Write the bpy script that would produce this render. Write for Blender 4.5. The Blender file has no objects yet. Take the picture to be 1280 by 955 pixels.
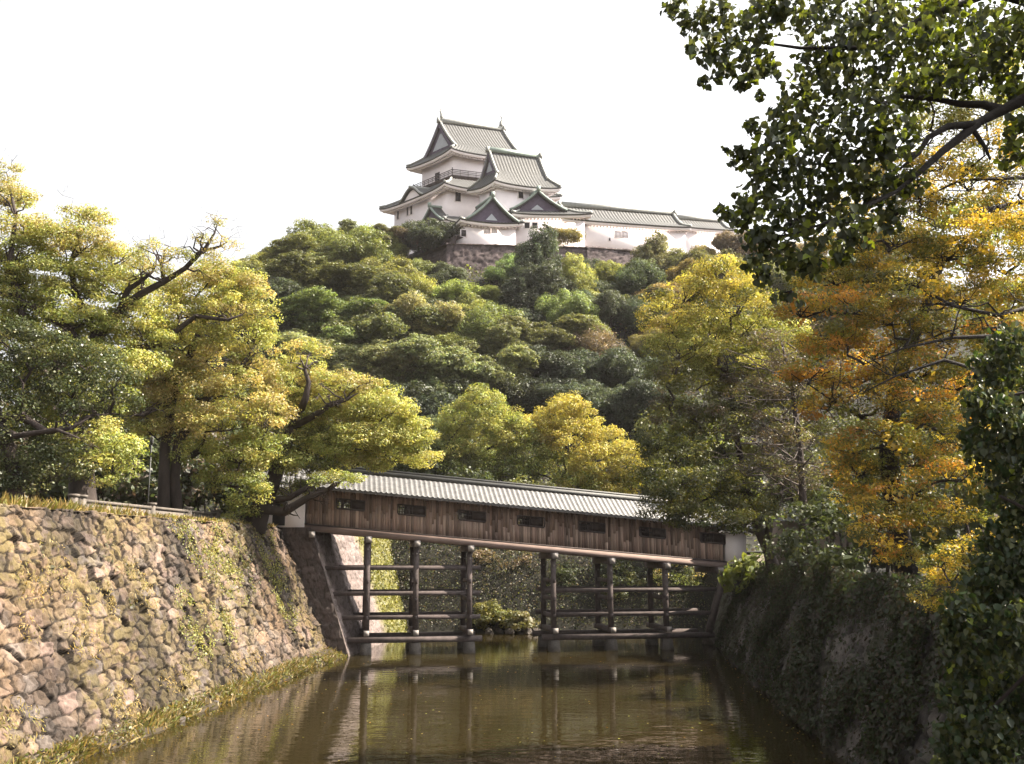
import bpy, math
import numpy as np
from mathutils import Vector
R = math.radians
scene = bpy.context.scene
COL = scene.collection

# ------------------------------------------------------------------ camera, sky, sun, exposure
PITCH = R(10.05); FPX = 1200.0; CAMH = 5.75
cam = bpy.data.cameras.new('camera'); cam.sensor_width = 36.0; cam.lens = FPX / 1280 * 36
cam.clip_start = 0.1; cam.clip_end = 6000
camo = bpy.data.objects.new('camera', cam); COL.objects.link(camo)
camo.location = (0, 0, CAMH); camo.rotation_euler = (R(90) + PITCH, 0, 0)
scene.camera = camo

SUN_EL, SUN_AZ = R(47), R(82)          # azimuth from +Y towards +X
world = bpy.data.worlds.new('World'); scene.world = world; world.use_nodes = True
wn = world.node_tree; wn.nodes.clear()
sky = wn.nodes.new('ShaderNodeTexSky'); sky.sky_type = 'NISHITA'; sky.sun_disc = False
sky.sun_elevation = SUN_EL; sky.sun_rotation = SUN_AZ
sky.air_density = 1.0; sky.dust_density = 6.0; sky.ozone_density = 1.0
hs = wn.nodes.new('ShaderNodeHueSaturation'); hs.inputs['Saturation'].default_value = 0.08
bg = wn.nodes.new('ShaderNodeBackground'); bg.inputs['Strength'].default_value = 0.108
wo = wn.nodes.new('ShaderNodeOutputWorld')
wn.links.new(sky.outputs[0], hs.inputs['Color']); wn.links.new(hs.outputs[0], bg.inputs['Color'])
wn.links.new(bg.outputs[0], wo.inputs['Surface'])
sl = bpy.data.lights.new('sun', 'SUN'); sl.energy = 5.0; sl.angle = R(0.5); sl.color = (1.0, 0.885, 0.72)
so = bpy.data.objects.new('sun', sl); COL.objects.link(so)
sdir = Vector((math.cos(SUN_EL) * math.sin(SUN_AZ), math.cos(SUN_EL) * math.cos(SUN_AZ), math.sin(SUN_EL)))
so.rotation_euler = sdir.to_track_quat('Z', 'Y').to_euler(); so.location = (60, 30, 80)
vs = scene.view_settings
vs.view_transform = 'Standard'; vs.look = 'None'; vs.exposure = 1.88; vs.gamma = 1.0
scene.cycles.max_bounces = 6; scene.cycles.diffuse_bounces = 3; scene.cycles.glossy_bounces = 2
scene.cycles.transmission_bounces = 3; scene.cycles.volume_bounces = 0; scene.cycles.transparent_max_bounces = 4
scene.cycles.use_denoising = True

# ------------------------------------------------------------------ camera geometry helpers (to read real positions off the photo)
cp, sp = math.cos(PITCH), math.sin(PITCH)
def ray(px, py):
    u = (px - 640) / FPX; v = (477.5 - py) / FPX
    return np.array([u, cp - v * sp, sp + v * cp])
def at(px, py, Y):
    d = ray(px, py); return np.array([0, 0, CAMH]) + d * (Y / d[1])
def atz(px, py, z):
    d = ray(px, py); return np.array([0, 0, CAMH]) + d * ((z - CAMH) / d[2])
def proj(p):
    x, y, z = p[0], p[1], p[2] - CAMH
    f = y * cp + z * sp; up = -y * sp + z * cp
    return 640 + FPX * x / f, 477.5 - FPX * up / f
rng = np.random.default_rng(7)
def smooth(a, b, x):
    t = np.clip((x - a) / (b - a), 0, 1); return t * t * (3 - 2 * t)
def _hash(i, j, s):
    h = np.sin(i * 127.1 + j * 311.7 + s * 74.7) * 43758.5453
    return h - np.floor(h)
def vnoise(x, y, s=0):
    i = np.floor(x); j = np.floor(y); f = x - i; g = y - j
    f = f * f * (3 - 2 * f); g = g * g * (3 - 2 * g)
    return ((_hash(i, j, s) * (1 - f) + _hash(i + 1, j, s) * f) * (1 - g)
            + (_hash(i, j + 1, s) * (1 - f) + _hash(i + 1, j + 1, s) * f) * g)
def fbm(x, y, s=0, o=4):
    a = 0; w = 0.5
    for k in range(o):
        a = a + w * vnoise(x, y, s + k * 13); x = x * 2.03; y = y * 2.03; w *= 0.5
    return a / (1 - 0.5 ** o)

# ------------------------------------------------------------------ object helpers
def link(o, parent=None):
    COL.objects.link(o)
    if parent is not None: o.parent = parent
    return o
def tag(o, label=None, cat=None, group=None, kind=None):
    if label: o['label'] = label
    if cat: o['category'] = cat
    if group: o['group'] = group
    if kind: o['kind'] = kind
    return o
def thing(name, label, cat, group=None, loc=(0, 0, 0)):
    o = bpy.data.objects.new(name, None); o.empty_display_size = 0.3
    link(o); o.location = loc
    return tag(o, label, cat, group)
def raw_mesh(name, V, loops, starts, totals, mat, col=None, smooth_shade=False):
    me = bpy.data.meshes.new(name)
    V = np.asarray(V, np.float32)
    me.vertices.add(len(V)); me.vertices.foreach_set('co', V.ravel())
    me.loops.add(len(loops)); me.loops.foreach_set('vertex_index', np.asarray(loops, np.int32))
    me.polygons.add(len(starts))
    me.polygons.foreach_set('loop_start', np.asarray(starts, np.int32))
    me.polygons.foreach_set('loop_total', np.asarray(totals, np.int32))
    if smooth_shade: me.polygons.foreach_set('use_smooth', np.ones(len(starts), bool))
    me.update(calc_edges=True)
    if col is not None:
        a = me.color_attributes.new('Col', 'FLOAT_COLOR', 'POINT')
        c = np.ones((len(V), 4), np.float32); c[:, :3] = col
        a.data.foreach_set('color', c.ravel())
    me.materials.append(mat)
    return me
def quad_mesh(name, V, Q, mat, col=None, smooth_shade=False):
    Q = np.asarray(Q, np.int32)
    return raw_mesh(name, V, Q.ravel(), np.arange(len(Q)) * 4, np.full(len(Q), 4), mat, col, smooth_shade)
class MB:
    """collects boxes, polygons, tubes and grids into one mesh"""
    def __init__(s): s.V = []; s.F = []; s.C = []; s.n = 0; s.c = (1, 1, 1)
    def add(s, V, F):
        V = np.asarray(V, float).reshape(-1, 3)
        s.V.append(V); s.F += [tuple(int(i) + s.n for i in f) for f in F]; s.n += len(V)
        s.C.append(np.tile(np.array(s.c, float), (len(V), 1)))
    def hexa(s, P):
        s.add(P, [(0, 3, 2, 1), (4, 5, 6, 7), (0, 1, 5, 4), (1, 2, 6, 5), (2, 3, 7, 6), (3, 0, 4, 7)])
    def box(s, c, d, rz=0):
        x, y, z = [k / 2 for k in d]
        P = np.array([(-x, -y, -z), (x, -y, -z), (x, y, -z), (-x, y, -z), (-x, -y, z), (x, -y, z), (x, y, z), (-x, y, z)])
        ca, sa = math.cos(rz), math.sin(rz)
        P = np.stack([P[:, 0] * ca - P[:, 1] * sa, P[:, 0] * sa + P[:, 1] * ca, P[:, 2]], 1) + np.array(c)
        s.hexa(P)
    def bar(s, p, q, w, h=None):
        p = np.array(p, float); q = np.array(q, float); h = h or w
        d = q - p; d /= np.linalg.norm(d)
        up = np.array([0, 0, 1.0]) if abs(d[2]) < 0.9 else np.array([0, 1.0, 0])
        a = np.cross(d, up); a /= np.linalg.norm(a); b = np.cross(a, d)
        P = [p + a * i * w / 2 + b * j * h / 2 for i, j in ((-1, -1), (1, -1), (1, 1), (-1, 1))]
        P += [k + (q - p) for k in P]
        s.hexa(P)
    def tube(s, pts, rad, n=7):
        pts = np.asarray(pts, float); m = len(pts)
        rad = np.asarray(rad, float)
        T = np.gradient(pts, axis=0); T /= np.linalg.norm(T, axis=1)[:, None] + 1e-9
        ref = np.array([0.31, 0.87, 0.38]) if abs(T[0] @ np.array([0.31, 0.87, 0.38])) < 0.9 else np.array([1.0, 0, 0])
        ang = np.arange(n) * 2 * np.pi / n
        V = []
        a = np.cross(T[0], ref)
        for i in range(m):
            a = a - T[i] * (a @ T[i]); a /= np.linalg.norm(a) + 1e-9; b = np.cross(T[i], a)
            V.append(pts[i] + rad[i] * (np.cos(ang)[:, None] * a + np.sin(ang)[:, None] * b))
        F = []
        for i in range(m - 1):
            for k in range(n):
                F.append((i * n + k, i * n + (k + 1) % n, (i + 1) * n + (k + 1) % n, (i + 1) * n + k))
        F.append(tuple(range(n))[::-1]); F.append(tuple((m - 1) * n + k for k in range(n)))
        s.add(np.concatenate(V), F)
    def grid(s, P, C=None):
        """P: (nu, nv, 3), C: colour factor per point"""
        nu, nv = P.shape[:2]
        idx = np.arange(nu * nv).reshape(nu, nv)
        F = np.stack([idx[:-1, :-1], idx[1:, :-1], idx[1:, 1:], idx[:-1, 1:]], -1).reshape(-1, 4)
        s.add(P.reshape(-1, 3), F)
        if C is not None: s.C[-1] = np.repeat(np.asarray(C, float).reshape(-1, 1), 3, 1)
    def build(s, name, mat, parent=None, smooth_shade=False):
        V = np.concatenate(s.V); C = np.concatenate(s.C)
        loops = [i for f in s.F for i in f]; tot = np.array([len(f) for f in s.F]); st = np.concatenate([[0], np.cumsum(tot)[:-1]])
        return link(bpy.data.objects.new(name, raw_mesh(name, V, loops, st, tot, mat, C, smooth_shade)), parent)

# ------------------------------------------------------------------ materials
def nodes(name):
    m = bpy.data.materials.new(name); m.use_nodes = True
    nt = m.node_tree; nt.nodes.clear()
    out = nt.nodes.new('ShaderNodeOutputMaterial')
    return m, nt, out
def N(nt, t, **kw):
    n = nt.nodes.new(t)
    for k, v in kw.items():
        if k in n.inputs: n.inputs[k].default_value = v
        else: setattr(n, k, v)
    return n
def mixcol(nt, blend, fac, a, b):
    m = nt.nodes.new('ShaderNodeMix'); m.data_type = 'RGBA'; m.blend_type = blend
    for sock, val in ((m.inputs['Factor'], fac), (m.inputs[6], a), (m.inputs[7], b)):
        if isinstance(val, (int, float)): sock.default_value = val
        elif isinstance(val, tuple): sock.default_value = val
        else: nt.links.new(val, sock)
    return m.outputs[2]
def surf(name, base=(1, 1, 1), rough=0.8, scale=3.0, var=0.35, bump=0.0, bscale=20.0, stretch=(1, 1, 1), spec=0.3, detail=5.0, metallic=0.0):
    """base colour x vertex colour x object colour x noise"""
    m, nt, out = nodes(name)
    p = N(nt, 'ShaderNodeBsdfPrincipled'); p.inputs['Roughness'].default_value = rough
    p.inputs['Specular IOR Level'].default_value = spec; p.inputs['Metallic'].default_value = metallic
    at_ = N(nt, 'ShaderNodeAttribute', attribute_name='Col')
    tc = N(nt, 'ShaderNodeTexCoord'); mp = N(nt, 'ShaderNodeMapping'); mp.inputs['Scale'].default_value = stretch
    nt.links.new(tc.outputs['Object'], mp.inputs['Vector'])
    no = N(nt, 'ShaderNodeTexNoise', Scale=scale, Detail=detail, Roughness=0.65); nt.links.new(mp.outputs[0], no.inputs['Vector'])
    mr = N(nt, 'ShaderNodeMapRange'); mr.inputs['From Min'].default_value = 0.25; mr.inputs['From Max'].default_value = 0.75
    mr.inputs['To Min'].default_value = 1 - var; mr.inputs['To Max'].default_value = 1 + var
    nt.links.new(no.outputs['Fac'], mr.inputs['Value'])
    c = mixcol(nt, 'MULTIPLY', 1.0, at_.outputs['Color'], (*base, 1))
    c = mixcol(nt, 'MULTIPLY', 1.0, c, mr.outputs[0])
    nt.links.new(c, p.inputs['Base Color'])
    if bump:
        n2 = N(nt, 'ShaderNodeTexNoise', Scale=bscale, Detail=6.0, Roughness=0.7); nt.links.new(mp.outputs[0], n2.inputs['Vector'])
        b = N(nt, 'ShaderNodeBump', Strength=bump, Distance=0.05); nt.links.new(n2.outputs['Fac'], b.inputs['Height'])
        nt.links.new(b.outputs[0], p.inputs['Normal'])
    nt.links.new(p.outputs[0], out.inputs['Surface'])
    return m
def leafmat(name, trans=0.35, gloss=0.05, rough=0.4):
    m, nt, out = nodes(name)
    at_ = N(nt, 'ShaderNodeAttribute', attribute_name='Col')
    oi = N(nt, 'ShaderNodeObjectInfo')
    c = mixcol(nt, 'MULTIPLY', 1.0, at_.outputs['Color'], oi.outputs['Color'])
    d = N(nt, 'ShaderNodeBsdfDiffuse'); t = N(nt, 'ShaderNodeBsdfTranslucent'); g = N(nt, 'ShaderNodeBsdfGlossy', Roughness=rough)
    nt.links.new(c, d.inputs['Color'])
    ct = mixcol(nt, 'MULTIPLY', 1.0, c, (1.4, 1.32, 0.75, 1)); nt.links.new(ct, t.inputs['Color'])
    g.inputs['Color'].default_value = (0.9, 0.9, 0.9, 1)
    s1 = N(nt, 'ShaderNodeMixShader', Fac=trans); nt.links.new(d.outputs[0], s1.inputs[1]); nt.links.new(t.outputs[0], s1.inputs[2])
    s2 = N(nt, 'ShaderNodeMixShader', Fac=gloss); nt.links.new(s1.outputs[0], s2.inputs[1]); nt.links.new(g.outputs[0], s2.inputs[2])
    nt.links.new(s2.outputs[0], out.inputs['Surface'])
    return m
M_leaf = leafmat('foliage', 0.42, 0.03, 0.5)
M_gloss = leafmat('glossy_foliage', 0.32, 0.025, 0.35)
M_back = leafmat('thin_foliage', 0.46, 0.03, 0.45)
M_grass = leafmat('grass', 0.35, 0.02, 0.5)
M_bark = surf('bark', (0.042, 0.032, 0.028), 0.9, 2.5, 0.6, 0.8, 9, (1, 1, 0.25))
M_nbark = surf('near_bark', (0.022, 0.018, 0.016), 0.9, 2.5, 0.5, 0.8, 9)
M_shut = surf('shutter_wood', (0.055, 0.042, 0.038), 0.85, 6, 0.4)
M_twig = surf('twig_bark', (0.075, 0.06, 0.052), 0.9, 3, 0.4)
M_stone = surf('stone', (1, 1, 1), 0.88, 6.0, 0.38, 0.9, 22)
M_darkstone = surf('castle_base_stone', (0.20, 0.15, 0.145), 0.9, 1.2, 0.5, 0.9, 6)
M_plank = surf('weathered_plank', (1, 1, 1), 0.85, 5, 0.45, 0.5, 30, (1, 1, 0.08))
M_beam = surf('beam_wood', (0.085, 0.068, 0.066), 0.85, 4, 0.4, 0.12, 25, (1, 1, 1))
M_beamend = surf('painted_beam_end', (0.26, 0.235, 0.22), 0.7, 6, 0.2)
M_btile = surf('silver_tile', (0.115, 0.112, 0.112), 0.5, 3, 0.45, 0.2, 20, spec=0.35)
M_tile = surf('castle_tile', (0.060, 0.060, 0.059), 0.6, 1.5, 0.25, spec=0.4)
M_ridge = surf('pale_ridge_tile', (0.27, 0.275, 0.262), 0.6, 2, 0.25)
M_copper = surf('green_copper', (0.24, 0.29, 0.26), 0.55, 2, 0.25)
M_gable = surf('gable_board', (0.085, 0.066, 0.10), 0.7, 2, 0.25)
M_gpanel = surf('gable_panel', (0.36, 0.38, 0.42), 0.6, 2, 0.15)
M_plaster = surf('white_plaster', (0.84, 0.775, 0.79), 0.85, 0.6, 0.07, 0.1, 6)
M_dark = surf('window_dark', (0.03, 0.026, 0.028), 0.6, 3, 0.3)
M_soil = surf('soil', (0.085, 0.065, 0.04), 0.95, 1.5, 0.5, 0.8, 8)
M_turf = surf('turf', (0.036, 0.027, 0.016), 0.95, 1.2, 0.5, 0.8, 14)
M_forest = surf('forest_floor', (0.013, 0.012, 0.008), 0.95, 0.5, 0.5, 0.8, 3)
M_fence = surf('fence_wood', (0.10, 0.085, 0.072), 0.85, 5, 0.35)
M_rock = surf('rock', (0.075, 0.066, 0.06), 0.85, 4, 0.4, 0.8, 14)
M_metal = surf('grey_metal', (0.05, 0.05, 0.05), 0.5, 4, 0.1)

def watermat():
    m, nt, out = nodes('moat_water')
    p = N(nt, 'ShaderNodeBsdfPrincipled'); p.inputs['Roughness'].default_value = 0.015; p.inputs['IOR'].default_value = 1.33
    tc = N(nt, 'ShaderNodeTexCoord')
    n0 = N(nt, 'ShaderNodeTexNoise', Scale=0.12, Detail=3.0); nt.links.new(tc.outputs['Object'], n0.inputs['Vector'])
    c = mixcol(nt, 'MIX', n0.outputs['Fac'], (0.013, 0.0098, 0.0034, 1), (0.021, 0.016, 0.0058, 1))
    nt.links.new(c, p.inputs['Base Color'])
    mp = N(nt, 'ShaderNodeMapping'); mp.inputs['Scale'].default_value = (0.5, 1.3, 1)
    nt.links.new(tc.outputs['Object'], mp.inputs['Vector'])
    n1 = N(nt, 'ShaderNodeTexNoise', Scale=1.7, Detail=2.5, Roughness=0.5); nt.links.new(mp.outputs[0], n1.inputs['Vector'])
    b = N(nt, 'ShaderNodeBump', Strength=0.16, Distance=0.06); nt.links.new(n1.outputs['Fac'], b.inputs['Height'])
    nt.links.new(b.outputs[0], p.inputs['Normal'])
    nt.links.new(p.outputs[0], out.inputs['Surface'])
    return m
M_water = watermat()

# ------------------------------------------------------------------ ground, water, banks, hill
def wallx_l(y): return -12.68 + 0.0834 * (y - 25.2)      # left moat edge at water level
def wallx_r(y): return 9.26 + 0.1064 * (y - 27.9)
ZL, ZR = 7.15, 4.85
def flat(name, pts, z, mat, kind='structure'):
    mb = MB(); mb.add([(x, y, z) for x, y in pts], [tuple(range(len(pts)))])
    return tag(mb.build(name, mat), kind=kind)
flat('ground', [(-3000, -3000), (3000, -3000), (3000, 3000), (-3000, 3000)], -1.2, M_soil)
flat('water', [(-40, -60), (40, -60), (40, 90), (-40, 90)], 0.0, M_water)
def hill_h(x, y):
    x = np.asarray(x, float); y = np.asarray(y, float)
    t = np.clip((y - 82) / (146 - 82), 0, 1)
    lat = (1 - smooth(-44, -80, x) if False else smooth(-78, -36, x)) * (1 - smooth(62, 120, x))
    hgt = 42.3 * (0.35 * t + 0.65 * smooth(0, 1, t)) * lat * (1 - smooth(215, 300, y) * 0.9)
    base = 5.5 + 1.2 * smooth(10, -14, x) if False else 5.5 + 1.4 * (1 - smooth(-14, 10, x))
    inm = smooth(-12.5, -10.5, x) * (1 - smooth(14, 16, x))
    ramp = smooth(70.0, 75.0, y)
    base = base * (1 - inm) + inm * (-0.6 + (base + 0.6) * ramp)
    return base + hgt + 1.2 * (fbm(x * 0.08, y * 0.08, 3) - 0.5)
gx = np.concatenate([np.linspace(-400, -60, 18)[:-1], np.linspace(-60, 80, 141), np.linspace(80, 400, 18)[1:]])
gy = np.concatenate([np.linspace(69.5, 170, 101), np.linspace(175, 420, 30)])
X, Y = np.meshgrid(gx, gy, indexing='ij')
hm = MB(); hm.grid(np.stack([X, Y, hill_h(X, Y)], -1))
tag(hm.build('hill', M_forest, smooth_shade=True), kind='structure')
RUN = 3.15
flat('left_bank', [(wallx_l(-20) - RUN + .1, -20), (wallx_l(56) - RUN + .1, 56), (wallx_l(71) - RUN + .9, 71), (-90, 71), (-90, -20)], ZL - 0.02, M_turf)
RUNR = 2.0
flat('right_bank', [(wallx_r(-20) + RUNR - .1, -20), (90, -20), (90, 71), (wallx_r(71) + RUNR - .1, 71)], ZR - 0.02, M_forest)

# ------------------------------------------------------------------ stone walls
class Wall:
    def __init__(s, A, B, z0, z1, run, outward):
        s.A = np.array([*A, z0], float); s.B = np.array([*B, z0], float)
        s.L = np.linalg.norm(s.B - s.A); s.e = (s.B - s.A) / s.L
        s.o = np.array([*outward, 0.0]); s.o -= s.e * (s.o @ s.e); s.o /= np.linalg.norm(s.o)
        upv = np.array([0, 0, z1 - z0]) - s.o * run; s.S = np.linalg.norm(upv); s.up = upv / s.S
        s.n = np.cross(s.e, s.up); s.n *= np.sign(s.n @ s.o)
    def pos(s, u, v, d=0):
        u = np.asarray(u, float)[..., None]; v = np.asarray(v, float)[..., None]; d = np.asarray(d, float)[..., None]
        return s.A + u * s.e + v * s.up + d * s.n
    def hit(s, px, py):
        r = ray(px, py); o = np.array([0, 0, CAMH]) - s.A
        t = -(o @ s.n) / (r @ s.n); p = o + r * t
        return p @ s.e, p @ s.up
    def relief(s, U, V, w, h, seed, amp, hole=0.02, pw=3.2, fade=0):
        wu = U / w + 0.6 * (fbm(U * 0.9, V * 0.9, seed) - .5); wv = V / h + 0.75 * (fbm(U * 0.9 + 50, V * 0.9, seed + 5) - .5)
        j0 = np.floor(wv)
        f1 = np.full(U.shape, 9.0); f2 = np.full(U.shape, 9.0); idc = np.zeros(U.shape); cx = np.zeros(U.shape); cy = np.zeros(U.shape)
        for dj in (-1, 0, 1):
            j = j0 + dj; off = _hash(j, j * 0 + 3, seed)
            i0 = np.floor(wu - off)
            for di in (-2, -1, 0, 1, 2):
                i = i0 + di
                px = i + off + 0.5 + 0.8 * (_hash(i, j, seed + 1) - .5); py = j + 0.5 + 0.62 * (_hash(i, j, seed + 2) - .5)
                dx = wu - px; dy = wv - py
                d = ((np.abs(dx) ** pw + np.abs(dy * 1.08) ** pw) ** (1 / pw)) - 0.34 * (_hash(i, j, seed + 9) - .5)
                new = d < f1
                f2 = np.where(new, f1, np.minimum(f2, d)); idc = np.where(new, _hash(i, j, seed + 4) , idc)
                cx = np.where(new, dx, cx); cy = np.where(new, dy, cy); f1 = np.where(new, d, f1)
        edge = f2 - f1
        rnd2 = (idc * 91.7) % 1; rnd3 = (idc * 37.3) % 1; rnd4 = (idc * 173.1) % 1
        dome = np.clip(edge / 0.10, 0, 1) ** 0.6
        disp = amp * (dome - 0.55) + amp * 0.9 * (rnd2 - .5) + amp * 0.9 * cx * (rnd3 - .5) * 2 + amp * 0.9 * cy * (rnd4 - .5) * 2
        disp = disp - amp * 0.9 * (idc < hole)
        disp = disp + amp * 0.75 * (fbm(U * 4, V * 4, seed + 21, 5) - .5)
        # broken facets: small tilted planes inside every stone
        fu = U / (w * .42) + .8 * (fbm(U * 2.1, V * 2.1, seed + 61) - .5); fv = V / (h * .46) + .8 * (fbm(U * 2.1 + 9, V * 2.1, seed + 63) - .5)
        b1 = np.full(U.shape, 9.0); fac = np.zeros(U.shape)
        for dj in (-1, 0, 1):
            for di in (-1, 0, 1):
                i = np.floor(fu) + di; j = np.floor(fv) + dj
                dx = fu - (i + .1 + .8 * _hash(i, j, seed + 71)); dy = fv - (j + .1 + .8 * _hash(i, j, seed + 72)); d = dx * dx + dy * dy
                t = (_hash(i, j, seed + 73) - .5) * 2.2 * dx + (_hash(i, j, seed + 74) - .5) * 2.2 * dy + .8 * (_hash(i, j, seed + 75) - .5)
                fac = np.where(d < b1, t, fac); b1 = np.minimum(b1, d)
        disp = disp + amp * .55 * fac * np.clip(edge / .12, 0, 1)
        if fade: disp = disp * smooth(0, fade, U)
        return disp, idc, edge, rnd2, rnd3
    def mesh(s, res, w, h, seed, amp, colfn, us=None, smooth_shade=False, hole=0.02, fade=0):
        u = us if us is not None else np.linspace(0, s.L, int(s.L / res) + 1)
        v = np.linspace(-0.5, s.S, int((s.S + .5) / res) + 1)
        U, V = np.meshgrid(u, v, indexing='ij')
        disp, idc, edge, r2, r3 = s.relief(U, V, w, h, seed, amp, hole, fade=fade)
        P = s.pos(U, V, disp)
        C = colfn(s, U, V, idc, edge, r2, r3)
        # cap back onto the bank
        cap = s.pos(U[:, -1:], V[:, -1:], 0) - s.o * 1.3 + np.array([0, 0, -0.05])
        P = np.concatenate([P, cap], 1); C = np.concatenate([C, C[:, -1:]], 1)
        nu, nv = P.shape[:2]; idx = np.arange(nu * nv).reshape(nu, nv)
        F = np.stack([idx[:-1, :-1], idx[1:, :-1], idx[1:, 1:], idx[:-1, 1:]], -1).reshape(-1, 4)
        return P.reshape(-1, 3), F, C.reshape(-1, 3)
def lerp(a, b, t): return a * (1 - t[..., None]) + b * t[..., None]
def col_left(w, U, V, idc, edge, r2, r3):
    base = np.array([0.33, 0.275, 0.235]); tan = np.array([0.38, 0.30, 0.22]); grey = np.array([0.25, 0.235, 0.225]); pink = np.array([0.40, 0.315, 0.285])
    c = np.broadcast_to(base, U.shape + (3,)).copy()
    c = lerp(c, tan, (r2 < .3) * 1.0); c = lerp(c, grey, ((r2 > .45) & (r2 < .68)) * 1.0); c = lerp(c, pink, (r2 > .82) * 1.0)
    c = c * (0.55 + 0.85 * r3)[..., None]
    lich = smooth(.46, .62, fbm(U * 1.6, V * 1.6, 31)); c = lerp(c, np.array([0.15, 0.125, 0.11]), 0.6 * lich)
    ochre = smooth(.5, .72, fbm(U * .55 + 9, V * .38, 44)); c = lerp(c, np.array([0.30, 0.195, 0.07]), 0.5 * ochre)
    moss = smooth(.44, .66, fbm(U * .35 + 3, V * .3, 57) + .12 * smooth(18, 40, U)) * smooth(0.3, .6, fbm(U * 4, V * 4, 61)); c = lerp(c, np.array([0.30, 0.26, 0.075]), 0.75 * moss)
    c = c * (0.72 + 0.56 * fbm(U * 3.1, V * 3.1, 35, 5))[..., None]; joint = 1 - smooth(0.03, 0.17, edge); c = lerp(c, np.array([0.04, 0.032, 0.027]), 0.92 * joint)
    wet = 1 - smooth(0.0, 0.9, V); c = lerp(c, np.array([0.10, 0.085, 0.05]), 0.55 * wet)
    g_ = c @ np.array([.3, .59, .11]); c = c * .85 + .15 * g_[..., None]
    shade_patch = smooth(.50, .68, fbm(U * .33 + 20, V * .25 + 4, 97)); c = lerp(c, c * .42, shade_patch)  # broad dark patches put cast shadow into the wall colour
    return c * np.array([.42, .362, .325])
def col_cut(w, U, V, idc, edge, r2, r3):
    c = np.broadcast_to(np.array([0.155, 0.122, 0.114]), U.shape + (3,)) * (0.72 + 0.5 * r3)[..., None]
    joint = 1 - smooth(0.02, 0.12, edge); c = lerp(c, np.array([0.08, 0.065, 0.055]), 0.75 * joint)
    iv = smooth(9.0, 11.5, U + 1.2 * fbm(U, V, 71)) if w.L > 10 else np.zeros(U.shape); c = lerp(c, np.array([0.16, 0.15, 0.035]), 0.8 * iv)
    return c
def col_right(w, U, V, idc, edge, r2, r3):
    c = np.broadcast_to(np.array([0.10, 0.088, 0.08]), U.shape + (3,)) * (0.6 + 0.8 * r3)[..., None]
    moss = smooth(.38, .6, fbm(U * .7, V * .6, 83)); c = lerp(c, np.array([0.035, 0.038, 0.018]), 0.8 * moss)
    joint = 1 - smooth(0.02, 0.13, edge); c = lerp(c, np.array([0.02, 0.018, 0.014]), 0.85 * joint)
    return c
YL0, YL1 = 8.0, 55.6
WL = Wall((wallx_l(YL0), YL0), (wallx_l(YL1), YL1), 0, ZL, RUN, (1, 0))
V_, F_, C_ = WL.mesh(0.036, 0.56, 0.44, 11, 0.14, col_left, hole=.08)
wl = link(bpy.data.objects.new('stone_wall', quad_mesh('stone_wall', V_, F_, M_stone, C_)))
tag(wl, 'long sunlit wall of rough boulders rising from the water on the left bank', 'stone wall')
# wall beyond the bridge, one step nearer the water: shaded return face + sunlit face (one abutment)
ab = thing('stone_abutment', 'sunlit wall of close fitted stones behind the leaning bridge posts, left bank', 'stone wall', loc=(wallx_l(56), 56, 0))
JX = 1.0
WA = Wall((wallx_l(55.6) + JX, 55.6), (wallx_l(80) + JX + .4, 80), 0, ZL, 2.4, (1, 0))
V_, F_, C_ = WA.mesh(0.07, 0.6, 0.42, 15, 0.07, col_cut, fade=.5)
o = link(bpy.data.objects.new('side_face', quad_mesh('side_face', V_ - np.array(ab.location), F_, M_stone, C_)), ab)
WJ = Wall((wallx_l(55.6) - RUN - 1, 55.45), (wallx_l(55.6) + JX, 55.62), 0, ZL, 0.02, (0, -1))
U = np.linspace(0, 1, 50)[:, None]; Vv = np.linspace(-0.5, ZL, 90)[None, :]
left = WL.B + 0 * WL.e
xr = wallx_l(55.6) + JX - 2.4 * np.clip(Vv, 0, None) / ZL; xl = wallx_l(55.6) - 0.4 - RUN * np.clip(Vv, 0, None) / ZL
XX = xl + (xr - xl) * U; ZZ = Vv + 0 * U
dd, idc, edge, r2, r3 = WJ.relief(XX + 30, ZZ, 0.6, 0.45, 19, 0.06)
mb = MB(); P = np.stack([XX, 55.6 - dd, ZZ], -1) - np.array(ab.location); 
nu, nv = P.shape[:2]; idx = np.arange(nu * nv).reshape(nu, nv)
Fq = np.stack([idx[:-1, :-1], idx[1:, :-1], idx[1:, 1:], idx[:-1, 1:]], -1).reshape(-1, 4)
link(bpy.data.objects.new('return_face', quad_mesh('return_face', P.reshape(-1, 3), Fq, M_stone, (col_cut(WJ, XX, ZZ, idc, edge, r2, r3) * 0.6).reshape(-1, 3))), ab)  # return face coloured darker than the side face to carry its shade
YR0, YR1 = 8.0, 80.0
WR = Wall((wallx_r(YR0), YR0), (wallx_r(YR1), YR1), 0, ZR, RUNR, (-1, 0))
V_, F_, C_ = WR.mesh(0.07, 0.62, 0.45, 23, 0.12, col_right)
tag(link(bpy.data.objects.new('stone_wall', quad_mesh('stone_wall', V_, F_, M_stone, C_))), 'shaded ivy covered stone wall along the right side of the moat', 'stone wall')

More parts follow.
